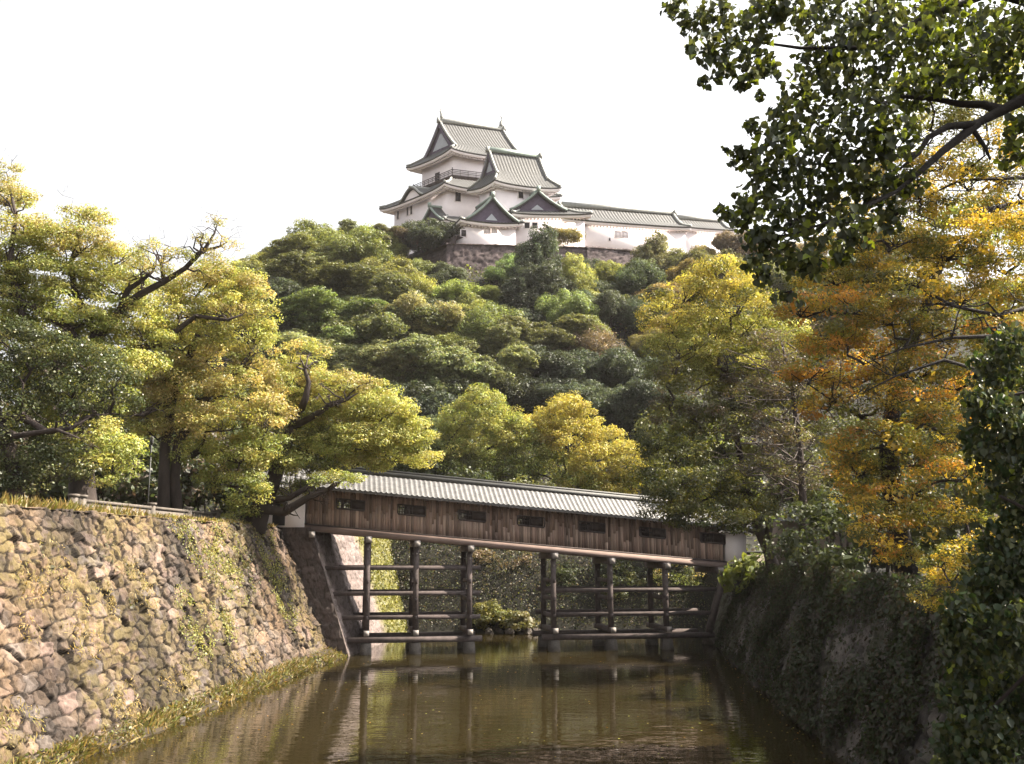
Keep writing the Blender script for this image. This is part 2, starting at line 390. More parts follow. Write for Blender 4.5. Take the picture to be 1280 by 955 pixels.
# ------------------------------------------------------------------ foliage
def unit(a): return a / (np.linalg.norm(a, axis=-1, keepdims=True) + 1e-9)
def leaf_mesh(name, pos, nrm, size, col, mat, aspect=0.6, fold=0.12, tang=None, broad=False, r=rng):
    n = len(pos); nrm = unit(nrm)
    t = r.normal(size=(n, 3)) if tang is None else tang
    t = unit(t - nrm * np.sum(t * nrm, 1)[:, None]); b = np.cross(nrm, t)
    s = np.asarray(size)[:, None] * np.ones((n, 1)); asp = aspect * r.uniform(.8, 1.2, (n, 1))
    if broad:
        k = [(-.5, 0, 0), (-.28, .42, fold), (.12, .40, fold), (.55, 0, -.08), (.12, -.40, fold), (-.28, -.42, fold)]
        P = np.stack([pos + t * s * a + b * s * asp * c / .42 * .5 + nrm * s * d for a, c, d in k], 1).reshape(-1, 3)
        i = np.arange(n)[:, None] * 6
        Q = np.concatenate([i + np.array([0, 5, 4, 3]), i + np.array([0, 3, 2, 1])], 0)
        return quad_mesh(name, P, Q, mat, np.repeat(col, 6, 0))
    P = np.stack([pos - t * s * .5, pos + b * s * asp * .5 + nrm * s * fold, pos + t * s * .5, pos - b * s * asp * .5 + nrm * s * fold], 1).reshape(-1, 3)
    return quad_mesh(name, P, np.arange(n * 4).reshape(-1, 4), mat, np.repeat(col, 4, 0))
def sph(r, n): return unit(r.normal(size=(n, 3)))
def puffs(r, pads, pr, dens=1.0, lo=-0.35, shell=(0.7, 1.0)):
    """pads (n,6) ellipsoids -> puff centres, radii, pad index"""
    out = []; ids = []
    for k, p in enumerate(pads):
        ra = np.array(p[3:6]); area = 4 * math.pi * ((ra[0] * ra[1]) ** 1.6 + (ra[0] * ra[2]) ** 1.6 + (ra[1] * ra[2]) ** 1.6) ** (1 / 1.6) / 3 ** (1 / 1.6)
        n = max(3, int(dens * area / (pr * pr * 2.2)))
        d = sph(r, n * 3); d = d[d[:, 2] > lo + r.uniform(-.3, .3, len(d))][:n]
        out.append(np.array(p[:3]) + d * ra * r.uniform(*shell, (len(d), 1))); ids += [k] * len(d)
    return np.concatenate(out), np.array(ids)
def puff_leaves(r, C, rad, per, flat_=0.65, up=0.6, jit=0.6):
    n = len(C); d = sph(r, n * per).reshape(n, per, 3)
    rr = (rad * r.uniform(.75, 1.3, n))[:, None, None]
    off = d * rr * (r.uniform(0.25, 1, (n, per, 1)) ** 0.5) * np.array([1, 1, flat_])
    pos = (C[:, None] + off).reshape(-1, 3)
    nrm = unit(d.reshape(-1, 3) + np.array([0, 0, up]) + r.normal(size=(n * per, 3)) * jit)
    return pos, nrm
def tint(r, pal, ids, nper, v_p=0.16, v_l=0.16):
    """palette colour per puff with jitter per puff and per leaf"""
    pal = np.asarray(pal, float)
    base = pal[r.integers(0, len(pal), len(ids))] if ids is None or np.ndim(ids) else pal
    c = base * np.exp(r.normal(size=(len(base), 1)) * v_p)
    c = np.repeat(c, nper, 0); c = c * np.exp(r.normal(size=(len(c), 1)) * v_l) * np.exp(r.normal(size=c.shape) * 0.05)
    return c
def crown_mesh(name, r, pads, pals, pr=0.7, per=60, ls=0.2, mat=None, dens=1.0, lo=-0.35, flat_=0.65, up=0.6, aspect=0.62, jit=.6, core=0.0, v_p=.16):
    """pals: list per pad of palettes (each a list of colours)"""
    C, ids = puffs(r, pads, pr, dens, lo)
    pos, nrm = puff_leaves(r, C, pr, per, flat_, up, jit)
    base = np.stack([np.asarray(pals[k][r.integers(0, len(pals[k]))], float) for k in ids])
    c = base * np.exp(r.normal(size=(len(base), 1)) * v_p)
    c = np.repeat(c, per, 0); c = c * np.exp(r.normal(size=(len(c), 1)) * .17) * np.exp(r.normal(size=c.shape) * .06)
    sz = ls * r.uniform(.7, 1.35, len(pos))
    if core:
        # coarse inner leaf mass so that the crown is not see-through
        Ci, idi = puffs(r, [(*p[:3], p[3] * .72, p[4] * .72, p[5] * .72) for p in pads], pr, core, -0.8)
        pi, ni = puff_leaves(r, Ci, pr, 14, .9, .2, .8)
        bi = np.stack([np.asarray(pals[k][0], float) for k in idi]); bi = np.repeat(bi, 14, 0)
        pos = np.concatenate([pos, pi]); nrm = np.concatenate([nrm, ni]); c = np.concatenate([c, bi]); sz = np.concatenate([sz, np.full(len(pi), ls * 2.6)])
    return leaf_mesh(name, pos, nrm, sz, c, mat or M_leaf, aspect, r=r)
def curve(p, q, sag=0.0, n=6, r=rng, wob=0.08):
    p = np.asarray(p, float); q = np.asarray(q, float); t = np.linspace(0, 1, n)[:, None]
    L = np.linalg.norm(q - p)
    m = p + (q - p) * t + np.array([0, 0, 1]) * (np.sin(t * np.pi) * sag * L)
    w = r.normal(size=(n, 3)) * wob * L * 0.5; w[0] = 0; w[-1] = 0
    return m + w
def limbs_to_pads(mb, r, skel, pads, r0=0.16, twigs=5):
    """branch from the nearest lower skeleton point to every pad, and twigs inside the pad"""
    nodes_ = [np.array(p) for p in skel]
    order = np.argsort([np.linalg.norm(np.array(p[:3]) - nodes_[-1]) for p in pads])
    for k in order:
        c = np.array(pads[k][:3]); ra = np.array(pads[k][3:6])
        d = [np.linalg.norm(c - q) + 1.2 * max(0, q[2] - c[2]) for q in nodes_]
        q = nodes_[int(np.argmin(d))]; L = np.linalg.norm(c - q)
        rr = min(r0, 0.035 + 0.022 * L)
        pts = curve(q, c - np.array([0, 0, ra[2] * .3]), 0.08, 6, r, .12)
        mb.tube(pts, np.linspace(rr, rr * .4, 6), 6)
        nodes_ += [pts[2], pts[4], pts[5]]
        for _ in range(twigs):
            dd = sph(r, 1)[0]; dd[2] = abs(dd[2]) * .7
            tp = curve(pts[r.integers(3, 6)], c + dd * ra * .95, 0.02, 4, r, .15)
            mb.tube(tp, np.linspace(rr * .4, 0.012, 4), 4)
def px_pads(lst, Y, depth=0.85, r=rng, dy=1.0):
    """(px, py, rx, ry[, Yoffset]) -> ellipsoids at real positions"""
    out = []
    for p in lst:
        yy = Y + (p[4] if len(p) > 4 else r.uniform(-dy, dy))
        c = at(p[0], p[1], yy); k = yy / FPX * 1.03
        out.append((*c, p[2] * k, p[2] * k * depth, p[3] * k))
    return out
def child(parent, me, name, mat=None):
    o = bpy.data.objects.new(name, me); link(o, parent)
    me.transform(__import__('mathutils').Matrix.Translation(-Vector(parent.location)))
    return o
def tree(name, label, pads, pals, trunk_pts, trunk_r, seed, limbs=(), lscale=1.0, bark=None, cat='tree', group=None, limb_r=0.16, twigs=5, **kw):
    r = np.random.default_rng(seed)
    base = np.array(trunk_pts[0], float)
    root = thing(name, label, cat, group, tuple(base))
    mb = MB(); mb.tube(np.array(trunk_pts) - base, trunk_r, 10)
    # root flare
    skel = list(np.array(trunk_pts) - base)[1:]
    for L, rr in limbs:
        L = np.array(L) - base; rr = np.array(rr) * lscale; rr[-1] = min(rr[-1], .018); mb.tube(L, rr, 8); skel += list(L)
        for _ in range(9):
            i = int(r.integers(max(1, len(L) // 3), len(L))); q = L[i] + sph(r, 1)[0] * np.array([1.5, 1.2, 1.0]) * r.uniform(.5, 1.2) + np.array([0, 0, .35])
            cv = curve(L[i], q, .08, 5, r, .18); t0 = min(rr[i] * .6, .06); mb.tube(cv, np.linspace(t0, .01, 5), 5)
            for _k in range(2): mb.tube(curve(cv[3], cv[3] + sph(r, 1)[0] * .6 + [0, 0, .15], .05, 4, r, .2), np.linspace(t0 * .4, .007, 4), 4)
    loc = [(p[0] - base[0], p[1] - base[1], p[2] - base[2], *p[3:]) for p in pads]
    limbs_to_pads(mb, r, skel, loc, limb_r, twigs)
    mb.build('trunk', bark or M_bark, root, True)
    me = crown_mesh('crown', r, loc, pals, **kw)
    link(bpy.data.objects.new('crown', me), root)
    return root

# palettes (real leaf colours)
YG = [(.305, .305, .088), (.265, .285, .078), (.345, .325, .098)]
GR = [(.165, .195, .048), (.19, .21, .05)]
TAN = [(.355, .29, .115), (.325, .275, .11)]
OL = [(.10, .105, .038), (.085, .092, .034)]
DG = [(.044, .055, .022), (.054, .066, .025)]
BRN = [(.085, .065, .045), (.07, .06, .042)]
GOLD = [(.38, .265, .034), (.31, .24, .034)]
ORG = [(.36, .175, .026), (.32, .175, .024), (.28, .195, .028)]
GGR = [(.12, .125, .024), (.14, .135, .024)]
HN = [(1, 1, 1)]

# --- hill forest: prototypes in neutral colours, tinted per tree
def proto(seed, lobes, tall=1.0, per=95, pr=.16, flat_=.75, irr=0.0):
    r = np.random.default_rng(seed)
    pads = [(0, 0, 0, .80, .80, .62 * tall)]
    for k in range(lobes):
        a = 2 * math.pi * (k + r.uniform(-.3, .3)) / lobes; h = r.uniform(-.35, .45) * tall; q = r.uniform(.5, .75)
        s_ = r.uniform(.24, .52); q *= 1 + irr * r.normal(); pads.append((q * math.cos(a), q * math.sin(a), h + irr * r.normal() * .6, s_, s_, s_ * .8 * tall))
    pads.append((r.uniform(-.25, .25), r.uniform(-.2, .2), .48 * tall, .42, .42, .36 * tall))
    return crown_mesh('crown', r, pads, [HN] * len(pads), pr=pr, per=per, ls=0.046, mat=M_leaf, dens=1.0, lo=-.55, flat_=flat_, up=.55, core=.5, v_p=.30)
PROTO = [proto(101, 7), proto(102, 9, .9), proto(103, 6, 1.15), proto(104, 8), proto(105, 7, .85), proto(106, 5, 1.5), proto(107, 12, 1.0, 48, .11, .55, .25), proto(108, 10, 1.1, 60, .12, .5, .35), proto(109, 4, 1.2, 95, .2, .8, .4)]
tb = MB(); tb.tube([(0, 0, -1.6), (.03, .02, -.9), (0, .05, -.3), (.05, 0, .2)], [.10, .08, .06, .03], 7)
for k in range(4):
    a = k * 1.7; tb.tube([(0, .02, -.6), (.25 * math.cos(a), .25 * math.sin(a), -.25), (.5 * math.cos(a), .5 * math.sin(a), .1)], [.05, .035, .015], 5)
TRUNK_ME = tb.build('trunk', M_bark).data
bpy.data.objects.remove(bpy.data.objects['trunk'])
TINT = {'E': ((.115, .128, .045), 'olive'), 'L': ((.20, .212, .066), 'light green'), 'G': ((.14, .165, .056), 'mid green'),
        'D': ((.056, .07, .042), 'dark green'), 'A': ((.135, .145, .068), 'grey green'), 'T': ((.22, .18, .06), 'tan'), 'B': ((.12, .095, .06), 'brown')}
hill_list = [  # px, py, half width, half height, tint
    (330, 343, 38, 24, 'L'), (378, 334, 42, 26, 'E'), (352, 358, 46, 26, 'E'), (415, 320, 44, 28, 'L'), (455, 307, 32, 22, 'L'), (398, 340, 42, 28, 'E'),
    (452, 330, 40, 34, 'L'), (490, 352, 32, 28, 'L'), (488, 318, 24, 22, 'L'), (310, 370, 30, 26, 'E'), (437, 298, 24, 13, 'A'), (480, 298, 20, 11, 'A'),
    (365, 385, 52, 30, 'D'), (430, 372, 50, 26, 'E'), (480, 392, 42, 30, 'E'), (405, 410, 56, 30, 'E'), (470, 425, 52, 36, 'E'), (520, 418, 40, 34, 'A'),
    (410, 452, 56, 30, 'A'), (455, 470, 50, 30, 'A'), (490, 482, 40, 30, 'A'), (350, 420, 40, 30, 'D'), (340, 460, 44, 34, 'D'),
    (540, 302, 42, 28, 'D'), (508, 300, 22, 16, 'B'), (527, 345, 26, 20, 'G'), (556, 352, 30, 20, 'D'), (528, 372, 28, 24, 'L'), (565, 376, 32, 22, 'G'),
    (556, 400, 34, 26, 'D'), (592, 398, 28, 18, 'L'), (606, 376, 26, 14, 'G'), (632, 400, 24, 16, 'D'), (600, 420, 42, 30, 'G'), (650, 408, 30, 22, 'D'),
    (570, 440, 36, 24, 'G'), (625, 445, 42, 26, 'A'), (672, 338, 38, 56, 'D'), (655, 372, 34, 40, 'D'), (690, 372, 34, 40, 'D'), (722, 362, 26, 40, 'L'),
    (712, 395, 32, 34, 'G'), (768, 348, 24, 18, 'L'), (748, 368, 24, 20, 'D'), (762, 392, 30, 26, 'D'), (815, 330, 28, 34, 'A'), (800, 355, 32, 32, 'D'), (850, 338, 22, 26, 'A'),
    (680, 432, 44, 26, 'E'), (668, 462, 48, 30, 'D'), (732, 425, 34, 24, 'G'), (752, 448, 38, 34, 'B'), (720, 472, 42, 34, 'D'), (780, 470, 40, 40, 'D'),
    (560, 478, 54, 36, 'A'), (535, 505, 48, 36, 'D'), (610, 480, 44, 32, 'A'), (640, 495, 44, 30, 'D'), (690, 500, 46, 30, 'D'), (745, 505, 44, 32, 'D'), (800, 510, 40, 40, 'D'),
    (500, 520, 40, 40, 'D'), (555, 540, 44, 40, 'D'), (690, 296, 20, 10, 'T'), (706, 300, 26, 18, 'T'), (655, 312, 14, 9, 'T'), (885, 330, 26, 22, 'T'), (912, 306, 20, 20, 'B'),
    (900, 345, 34, 28, 'E'), (935, 325, 34, 28, 'B'), (960, 360, 40, 34, 'E'), (1000, 330, 40, 34, 'B'), (1030, 380, 44, 36, 'D'), (1070, 340, 44, 36, 'E'), (960, 420, 44, 36, 'D'), (1010, 450, 44, 36, 'B'), (900, 400, 34, 30, 'D'),
    (830, 376, 34, 26, 'T'), (845, 415, 36, 26, 'T'), (815, 432, 28, 20, 'T'), (865, 352, 30, 26, 'T'), (800, 400, 30, 24, 'D'),
]
def find_y(px, py, c):
    for yy in np.arange(76, 200, 0.5):
        p = at(px, py, yy)
        if p[2] - float(hill_h(p[0], yy)) < c * yy / FPX * 1.0: return yy
    return 150.0
MARK = [(300, 'at the left hill end'), (345, 'far left of the castle'), (390, 'well left of the castle'), (430, 'on the crest left of castle'), (470, 'below the left keep eave'),
        (510, 'below the left keep corner'), (550, 'below the main keep'), (590, 'below the castle gate window'), (630, 'below the castle gate'), (675, 'below the wide castle gable'), (720, 'below the left storehouse end'),
        (770, 'below the middle storehouse wall'), (815, 'below the right storehouse end'), (860, 'beside the backlit yellow tree'), (905, 'behind the hanging dark leaves'), (960, 'behind the orange maple top'), (1040, 'behind the orange maple middle')]
BAND = [(310, 'near the top'), (350, 'under the summit'), (395, 'high up'), (435, 'half way up'), (475, 'low down'), (520, 'at the foot')]
hill_trees = []
for k, (px, py, rx, ry, t) in enumerate(hill_list):
    yy = find_y(px, py, ry * .9); p = at(px, py, yy); kk = yy / FPX * 1.04
    hill_trees.append((px, py, p, rx * kk, ry * kk, t))
hr = np.random.default_rng(55)
for k in range(60):                       # young trees between the big ones
    x = hr.uniform(-46, 40); y = hr.uniform(84, 150); h = float(hill_h(x, y))
    rr = hr.uniform(2.0, 3.2); p = np.array([x, y, h + rr * .6])
    if y > 138 and x > -22: continue
    px, py = proj(p)
    if 280 < px < 900: hill_trees.append((px, py, p, rr, rr * .8, 'DDEEGA'[k % 6]))
texts = []
for (px, py, p, rx, ry, t) in hill_trees:
    m = min(MARK, key=lambda a: abs(a[0] - px))[1]; b = min(BAND, key=lambda a: abs(a[0] - py))[1]
    w = 'broad' if rx > 6.3 else 'small' if rx < 3.3 else 'tall' if ry > rx * 1.15 else 'round'
    texts.append(f'{w} {TINT[t][1]} tree {b} {m}')
seen = {}
for i, s_ in enumerate(texts): seen.setdefault(s_, []).append(i)
ORD = {2: ['higher of two, ', 'lower of two, '], 3: ['highest of three, ', 'middle of three, ', 'lowest of three, ']}
for s_, ii in seen.items():
    if len(ii) > 1:
        ii.sort(key=lambda i: hill_trees[i][1])
        for q, i in enumerate(ii):
            if len(ii) in ORD: texts[i] = ORD[len(ii)][q] + s_
for k, (px, py, p, rx, ry, t) in enumerate(hill_trees):
    g_ = 1.18 if t in 'ELAG' else 1.05
    ry *= 1.12 * g_; rx *= 1.12 * g_
    root = thing('hill_tree', texts[k], 'tree', 'trees on the castle hill', (p[0], p[1], float(hill_h(p[0], p[1])) - .1))
    tall = ry > rx * 1.1
    pi = 5 if tall else (6, 7)[k % 2] if t in 'AE' else (0, 1, 2, 8, 3, 4)[k % 6]
    c = bpy.data.objects.new('crown', PROTO[pi]); link(c, root)
    c.location = (0, 0, p[2] - root.location.z); sz = ry / (.95 if not tall else 1.35)
    c.scale = (rx / 1.12, rx / 1.12, sz); c.rotation_euler = (0, 0, hr.uniform(0, 6.28))
    j = math.exp(hr.normal() * .2); tc_ = TINT[t][0]; c.color = (tc_[0] * j * math.exp(hr.normal() * .06), tc_[1] * j, tc_[2] * j * math.exp(hr.normal() * .08), 1)
    t_ = bpy.data.objects.new('trunk', TRUNK_ME); link(t_, root); t_.location = c.location
    t_.scale = (rx * .8, rx * .8, max(.4, (p[2] - root.location.z) / 1.55))

# ------------------------------------------------------------------ castle on the hill
AA = R(17); BBa = R(45)
ca_ = np.array([math.cos(AA), math.sin(AA), 0]); cb_ = np.array([-math.cos(BBa), math.sin(BBa), 0])
def solve(C, d, px):
    lo, hi = 0, 70
    for _ in range(50):
        m = (lo + hi) / 2
        if (proj(C + d * m)[0] < px) == (d[0] > 0): lo = m
        else: hi = m
    return lo
class Fr:
    """plan frame: near corner C, s along the front (to the right), t along the left side (to the back)"""
    def __init__(s, C, a, b, L, W): s.C = np.array(C, float); s.a = a; s.b = b; s.L = L; s.W = W
    def __call__(s, u, v, z):
        u, v, z = np.broadcast_arrays(np.asarray(u, float), np.asarray(v, float), np.asarray(z, float))
        P = s.C[:2] + u[..., None] * s.a[:2] + v[..., None] * s.b[:2]
        return np.concatenate([P, z[..., None]], -1)
def prof(x): return 0.62 * x + 0.38 * x * x
def roof(fr, parent, ze, H, ins, kind='gable', depth=None, oh=1.6, cu=0.7, rp=0.55, tile=None, ridge=None, pale=True, off=None, shachi=False, gp=True):
    """hip-and-gable roof (kind gable) or a skirt roof round a storey (kind skirt) with tile ribs, plaster eaves, ridges"""
    L, W = fr.L, fr.W; off = np.zeros(3) if off is None else np.array(off)
    half = W / 2; dmax = half if kind == 'gable' else depth
    def zf(d): return ze + H * prof(d / dmax)
    def up(q, d, n):   # corner upturn
        e_ = np.minimum(q, n - q) - d
        return cu * np.exp(-np.clip(e_, 0, None) / 2.2) * np.clip(1 - d / max(ins, 1.5), 0, 1)
    tm = MB(); nd = 12
    def stripe(q): return 0.5 + 1.5 * np.clip(np.abs(np.cos(math.pi * q / rp)) ** 1.5 - .3, 0, 1)
    def slope(front):
        n = int(L / rp * 6); D = np.linspace(0, dmax, nd); sl_ = []; cc_ = []
        for d in D:
            lo = d if (kind == 'skirt' or d < ins) else ins - .55
            q = np.linspace(lo, L - lo, n)
            z = zf(d) + up(q, d, L) + 0.09 * np.abs(np.cos(math.pi * q / rp)) ** 1.5
            sl_.append(fr(q, d if front else W - d, z)); cc_.append(stripe(q))
        tm.grid(np.array(sl_) - off, cc_)
    def side(left_):
        n = int(W / rp * 6); D = np.linspace(0, min(ins + .1, dmax) if kind == 'gable' else dmax, 8); sl_ = []; cc_ = []
        for d in D:
            q = np.linspace(d, W - d, n); z = zf(d) + up(q, d, W) + 0.09 * np.abs(np.cos(math.pi * q / rp)) ** 1.5
            sl_.append(fr(d if left_ else L - d, q, z)); cc_.append(stripe(q))
        tm.grid(np.array(sl_) - off, cc_)
    slope(True); slope(False); side(True); side(False)
    # perimeter rings
    per = []
    for (n, fn) in ((40, lambda q: (q * L, 0 * q, up(q * L, 0, L))), (30, lambda q: (L + 0 * q, q * W, up(q * W, 0, W))), (40, lambda q: (L - q * L, W + 0 * q, up(q * L, 0, L))), (30, lambda q: (0 * q, W - q * W, up(q * W, 0, W)))):
        q = np.linspace(0, 1, n, endpoint=False); per.append(np.stack(fn(q), 1))
    per = np.concatenate(per + [per[0][:1]])
    def ring(inset, dz, keep=1.0):
        s_ = np.clip(per[:, 0], inset, L - inset); t_ = np.clip(per[:, 1], inset, W - inset)
        return fr(s_, t_, ze + per[:, 2] * keep + dz)
    tm.grid(np.stack([ring(0, .05), ring(0, -.16), ring(.12, -.16)]) - off)
    tl = tm.build('roof', tile or M_tile, parent)
    em = MB(); em.grid(np.stack([ring(.10, -.15), ring(.10, -.52), ring(.35, -.62), ring(.35, -.42, .8), ring(oh, .1, .2)]) - off)
    # rafter ends
    for (n, fn) in ((int(L / .55), lambda q: (q * L, .5, up(q * L, 0, L), 0)), (int(W / .55), lambda q: (.5, q * W, up(q * W, 0, W), 1))):
        for k in range(1, n):
            s_, t_, u_, w_ = fn(k / n)
            if s_ < .4 or t_ < .4: continue
            p0 = fr(s_, t_, ze + float(u_) - .68) - off; p1 = fr(s_ + (w_ * .8), t_ + (1 - w_) * .8, ze + float(u_) * .7 - .5) - off
            em.bar(p0, p1, .2, .22)
    em.build('eave', M_plaster, tl)
    rm = MB()
    def path(pts, rad, n=6): rm.tube(np.array(pts) - off, rad if np.ndim(rad) else [rad] * len(pts), n)
    if kind == 'gable':
        zr = zf(half) + .25
        rm.hexa(np.array([fr(ins - .5, half - .3, zr - .3), fr(L - ins + .5, half - .3, zr - .3), fr(L - ins + .5, half + .3, zr - .3), fr(ins - .5, half + .3, zr - .3),
                          fr(ins - .7, half - .22, zr + .55), fr(L - ins + .7, half - .22, zr + .55), fr(L - ins + .7, half + .22, zr + .55), fr(ins - .7, half + .22, zr + .55)]) - off)
        rm.build('ridge', ridge or M_ridge, tl)
        for sgn in (0, 1):
            vm = MB()
            s0 = ins - .25 if sgn == 0 else L - ins + .25
            for fb in (0, 1):
                ds = np.linspace(half, ins * .75, 9)
                vm.tube(fr(s0, ds if fb == 0 else W - ds, zf(ds) + .22) - off, [.26] * 8 + [.36], 6)
                ds = np.linspace(ins * .95, 0.1, 6); ss = ds if sgn == 0 else L - ds
                vm.tube(fr(ss, ds if fb == 0 else W - ds, zf(ds) + cu * np.clip(1 - ds / max(ins, 1.5), 0, 1) + .15) - off, [.2] * 5 + [.28], 6)
                ek = fr(s0, half, zr + .1) - off
            vm.box(fr(s0 - (.3 if sgn == 0 else -.3), half, zr + .1) - off, (.5, .7, .9), AA)
            vm.build('verge_ridge', M_ridge, tl)
        for sgn in (0, 1):
            gm = MB(); pm = MB()
            for (si, lo, hi, mbk, dz) in ((ins if sgn == 0 else L - ins, ins, W - ins, gm, -.12),):
                tq = np.linspace(lo, hi, 17); zt = zf(np.minimum(tq, W - tq)) + dz
                Pt = fr(si, tq, zt) - off; Pb = fr(si, tq, np.full(17, zf(ins) - .3)) - off
                gm.grid(np.stack([Pb, Pt]))
                # barge boards
                sb_ = ins - .5 if sgn == 0 else L - ins + .5
                Pt2 = fr(sb_, tq, zt + .02) - off; Pb2 = fr(sb_, tq, np.maximum(zt - .75, zf(ins) - .3)) - off
                gm.grid(np.stack([Pb2, Pt2]))
            g_ = gm.build('gable', M_gable, tl)
            if gp:
                k_ = .55; mid = half; w2 = (half - ins) * k_; z0 = zf(ins) + .45; z1 = z0 + (zf(half) - zf(ins)) * .52
                s1 = (ins - .06) if sgn == 0 else (L - ins + .06)
                pm.add([fr(s1, mid - w2, z0) - off, fr(s1, mid + w2, z0) - off, fr(s1, mid + w2 * .1, z1) - off, fr(s1, mid - w2 * .1, z1) - off], [(0, 1, 2, 3)])
                pm.build('panel', M_gpanel, g_)
        if shachi:
            for sgn in (0, 1):
                s0 = ins if sgn == 0 else L - ins; q = 1 if sgn == 0 else -1
                fm = MB(); zz = zr + .5
                pts = [fr(s0 - q * .2, half, zz), fr(s0 + q * .1, half, zz + .35), fr(s0 + q * .05, half, zz + .9), fr(s0 - q * .2, half, zz + 1.5), fr(s0 + q * .1, half, zz + 2.1)]
                fm.tube(np.array(pts) - off, [.32, .36, .25, .15, .05], 8)
                e0 = fr(s0 - q * .05, half, zz + 1.7) - off
                fm.tube([e0, fr(s0 + q * .35, half, zz + 2.2) - off], [.1, .02], 5); fm.tube([e0, fr(s0 - q * .35, half, zz + 2.1) - off], [.1, .02], 5)
                fm.tube([fr(s0 - q * .1, half, zz + .5) - off, fr(s0 + q * .6, half, zz + .8) - off], [.12, .02], 5)
                fm.build('fish_ornament', M_ridge, tl, True)
    else:
        for (s_, t_) in ((0, 0), (1, 0), (0, 1), (1, 1)):
            ds = np.linspace(dmax, .1, 6)
            rm.tube(fr(ds if s_ == 0 else L - ds, ds if t_ == 0 else W - ds, zf(ds) + cu * np.clip(1 - ds / max(ins, 1.5), 0, 1) + .15) - off, [.2] * 5 + [.3], 6)
        rm.build('hip_ridge', M_ridge, tl)
    return tl
def storey(fr, parent, z0, z1, off, name='wall'):
    mb = MB(); L, W = fr.L, fr.W
    P = [fr(0, 0, z0), fr(L, 0, z0), fr(L, W, z0), fr(0, W, z0), fr(0, 0, z1), fr(L, 0, z1), fr(L, W, z1), fr(0, W, z1)]
    mb.hexa(np.array(P) - off)
    return mb.build(name, M_plaster, parent)
def sub(fr, i0, i1=None, j0=None, j1=None):
    i1 = i0 if i1 is None else i1; j0 = i0 if j0 is None else j0; j1 = i0 if j1 is None else j1
    return Fr(fr.C + fr.a * i0 + fr.b * j0, fr.a, fr.b, fr.L - i0 - i1, fr.W - j0 - j1)
def win(fr, face, q, z, w, h, parent, off, bars=True):
    """small window box with frame, on the front (q along s) or the left side (q along t)"""
    f = (lambda u, d, zz: fr(u, d, zz)) if face == 'front' else (lambda u, d, zz: fr(d, u, zz))
    fm = MB()
    for (u0, u1, z0, z1) in ((q - w / 2 - .12, q - w / 2, z - h / 2 - .1, z + h / 2 + .1), (q + w / 2, q + w / 2 + .12, z - h / 2 - .1, z + h / 2 + .1), (q - w / 2, q + w / 2, z + h / 2, z + h / 2 + .1), (q - w / 2, q + w / 2, z - h / 2 - .1, z - h / 2)):
        fm.hexa(np.array([f(u0, -.09, z0), f(u1, -.09, z0), f(u1, .1, z0), f(u0, .1, z0), f(u0, -.09, z1), f(u1, -.09, z1), f(u1, .1, z1), f(u0, .1, z1)]) - off)
    o = fm.build('window', M_plaster, parent)
    pm = MB(); pm.hexa(np.array([f(q - w / 2, -.02, z - h / 2), f(q + w / 2, -.02, z - h / 2), f(q + w / 2, .1, z - h / 2), f(q - w / 2, .1, z - h / 2), f(q - w / 2, -.02, z + h / 2), f(q + w / 2, -.02, z + h / 2), f(q + w / 2, .1, z + h / 2), f(q - w / 2, .1, z + h / 2)]) - off)
    pm.build('shutter', M_dark, o)
    return o
def dormer(fr, face, q, zb, w, h, out, back, parent, off, curved=False, name='dormer_gable'):
    """triangular or bow shaped gable roof projecting from a slope; out = distance of its front plane beyond the wall frame edge"""
    f = (lambda u, d, zz: fr(q + u, d, zz)) if face == 'front' else (lambda u, d, zz: fr(d, q + u, zz))
    u = np.linspace(-w / 2, w / 2, 33); x = 1 - np.abs(u) / (w / 2)
    zt = zb + (h * (0.5 - 0.5 * np.cos(np.pi * x ** .85)) if curved else h * prof(x) * 1.0)
    rm = MB(); D = np.linspace(-out, back, 12)
    rm.grid(np.array([f(u, d, zt + .07 * np.abs(math.cos(math.pi * d / .45))) for d in D]) - off)
    rm.grid(np.array([f(u, -out, zt), f(u, -out, zt - .3), f(u, -out + .15, zt - .3)]) - off)
    r_ = rm.build(name, M_tile, parent)
    gm = MB(); gm.grid(np.array([f(u, -out + .5, np.full(33, zb - .5)), f(u, -out + .5, np.maximum(zt - .3, zb - .5))]) - off)
    gm.build('gable', M_plaster if curved else M_gable, r_)
    if not curved:
        pm = MB(); ww = w * .11; pm.add(np.array([f(-ww, -out + .44, zb + .25), f(ww, -out + .44, zb + .25), f(0, -out + .44, zb + h * .34)]) - off, [(0, 1, 2)]); pm.build('panel', M_gpanel, r_)
    vm = MB()
    vm.tube(f(u[::2], -out + .1, zt[::2] + .12) - off, [.2] * 17, 6)
    vm.tube(f(np.zeros(4), np.linspace(-out - .1, back, 4), np.full(4, zt.max() + .2)) - off, [.26] * 4, 6)
    vm.box(f(np.array(0.), -out, zt.max() + (.45 if not curved else .2)) - off, (.55, .5, .8 if not curved else .3), AA)
    vm.build('ridge', M_copper if not curved else M_ridge, r_)
    if False:
        em = MB(); em.grid(np.array([f(u, -out + .02, zt - .28), f(u, -out + .02, zt - .62), f(u, -out + .4, zt - .62)]) - off); em.build('eave', M_plaster, r_)
    return r_
def zp(x, y): return 460 + x / 5.304, 130 + y / 5.304
def frame(near, left, right, Y, dz=0):
    C = at(*zp(*near), Y); W = solve(C, cb_, zp(*left)[0]); L = solve(C, ca_, zp(*right)[0])
    return Fr(C, ca_, cb_, L, W), C[2] + dz
def wall_hit_q(fr, face, px):
    d = fr.a if face == 'front' else fr.b; return solve(np.array([*fr.C[:2], 70.0]), d, px)

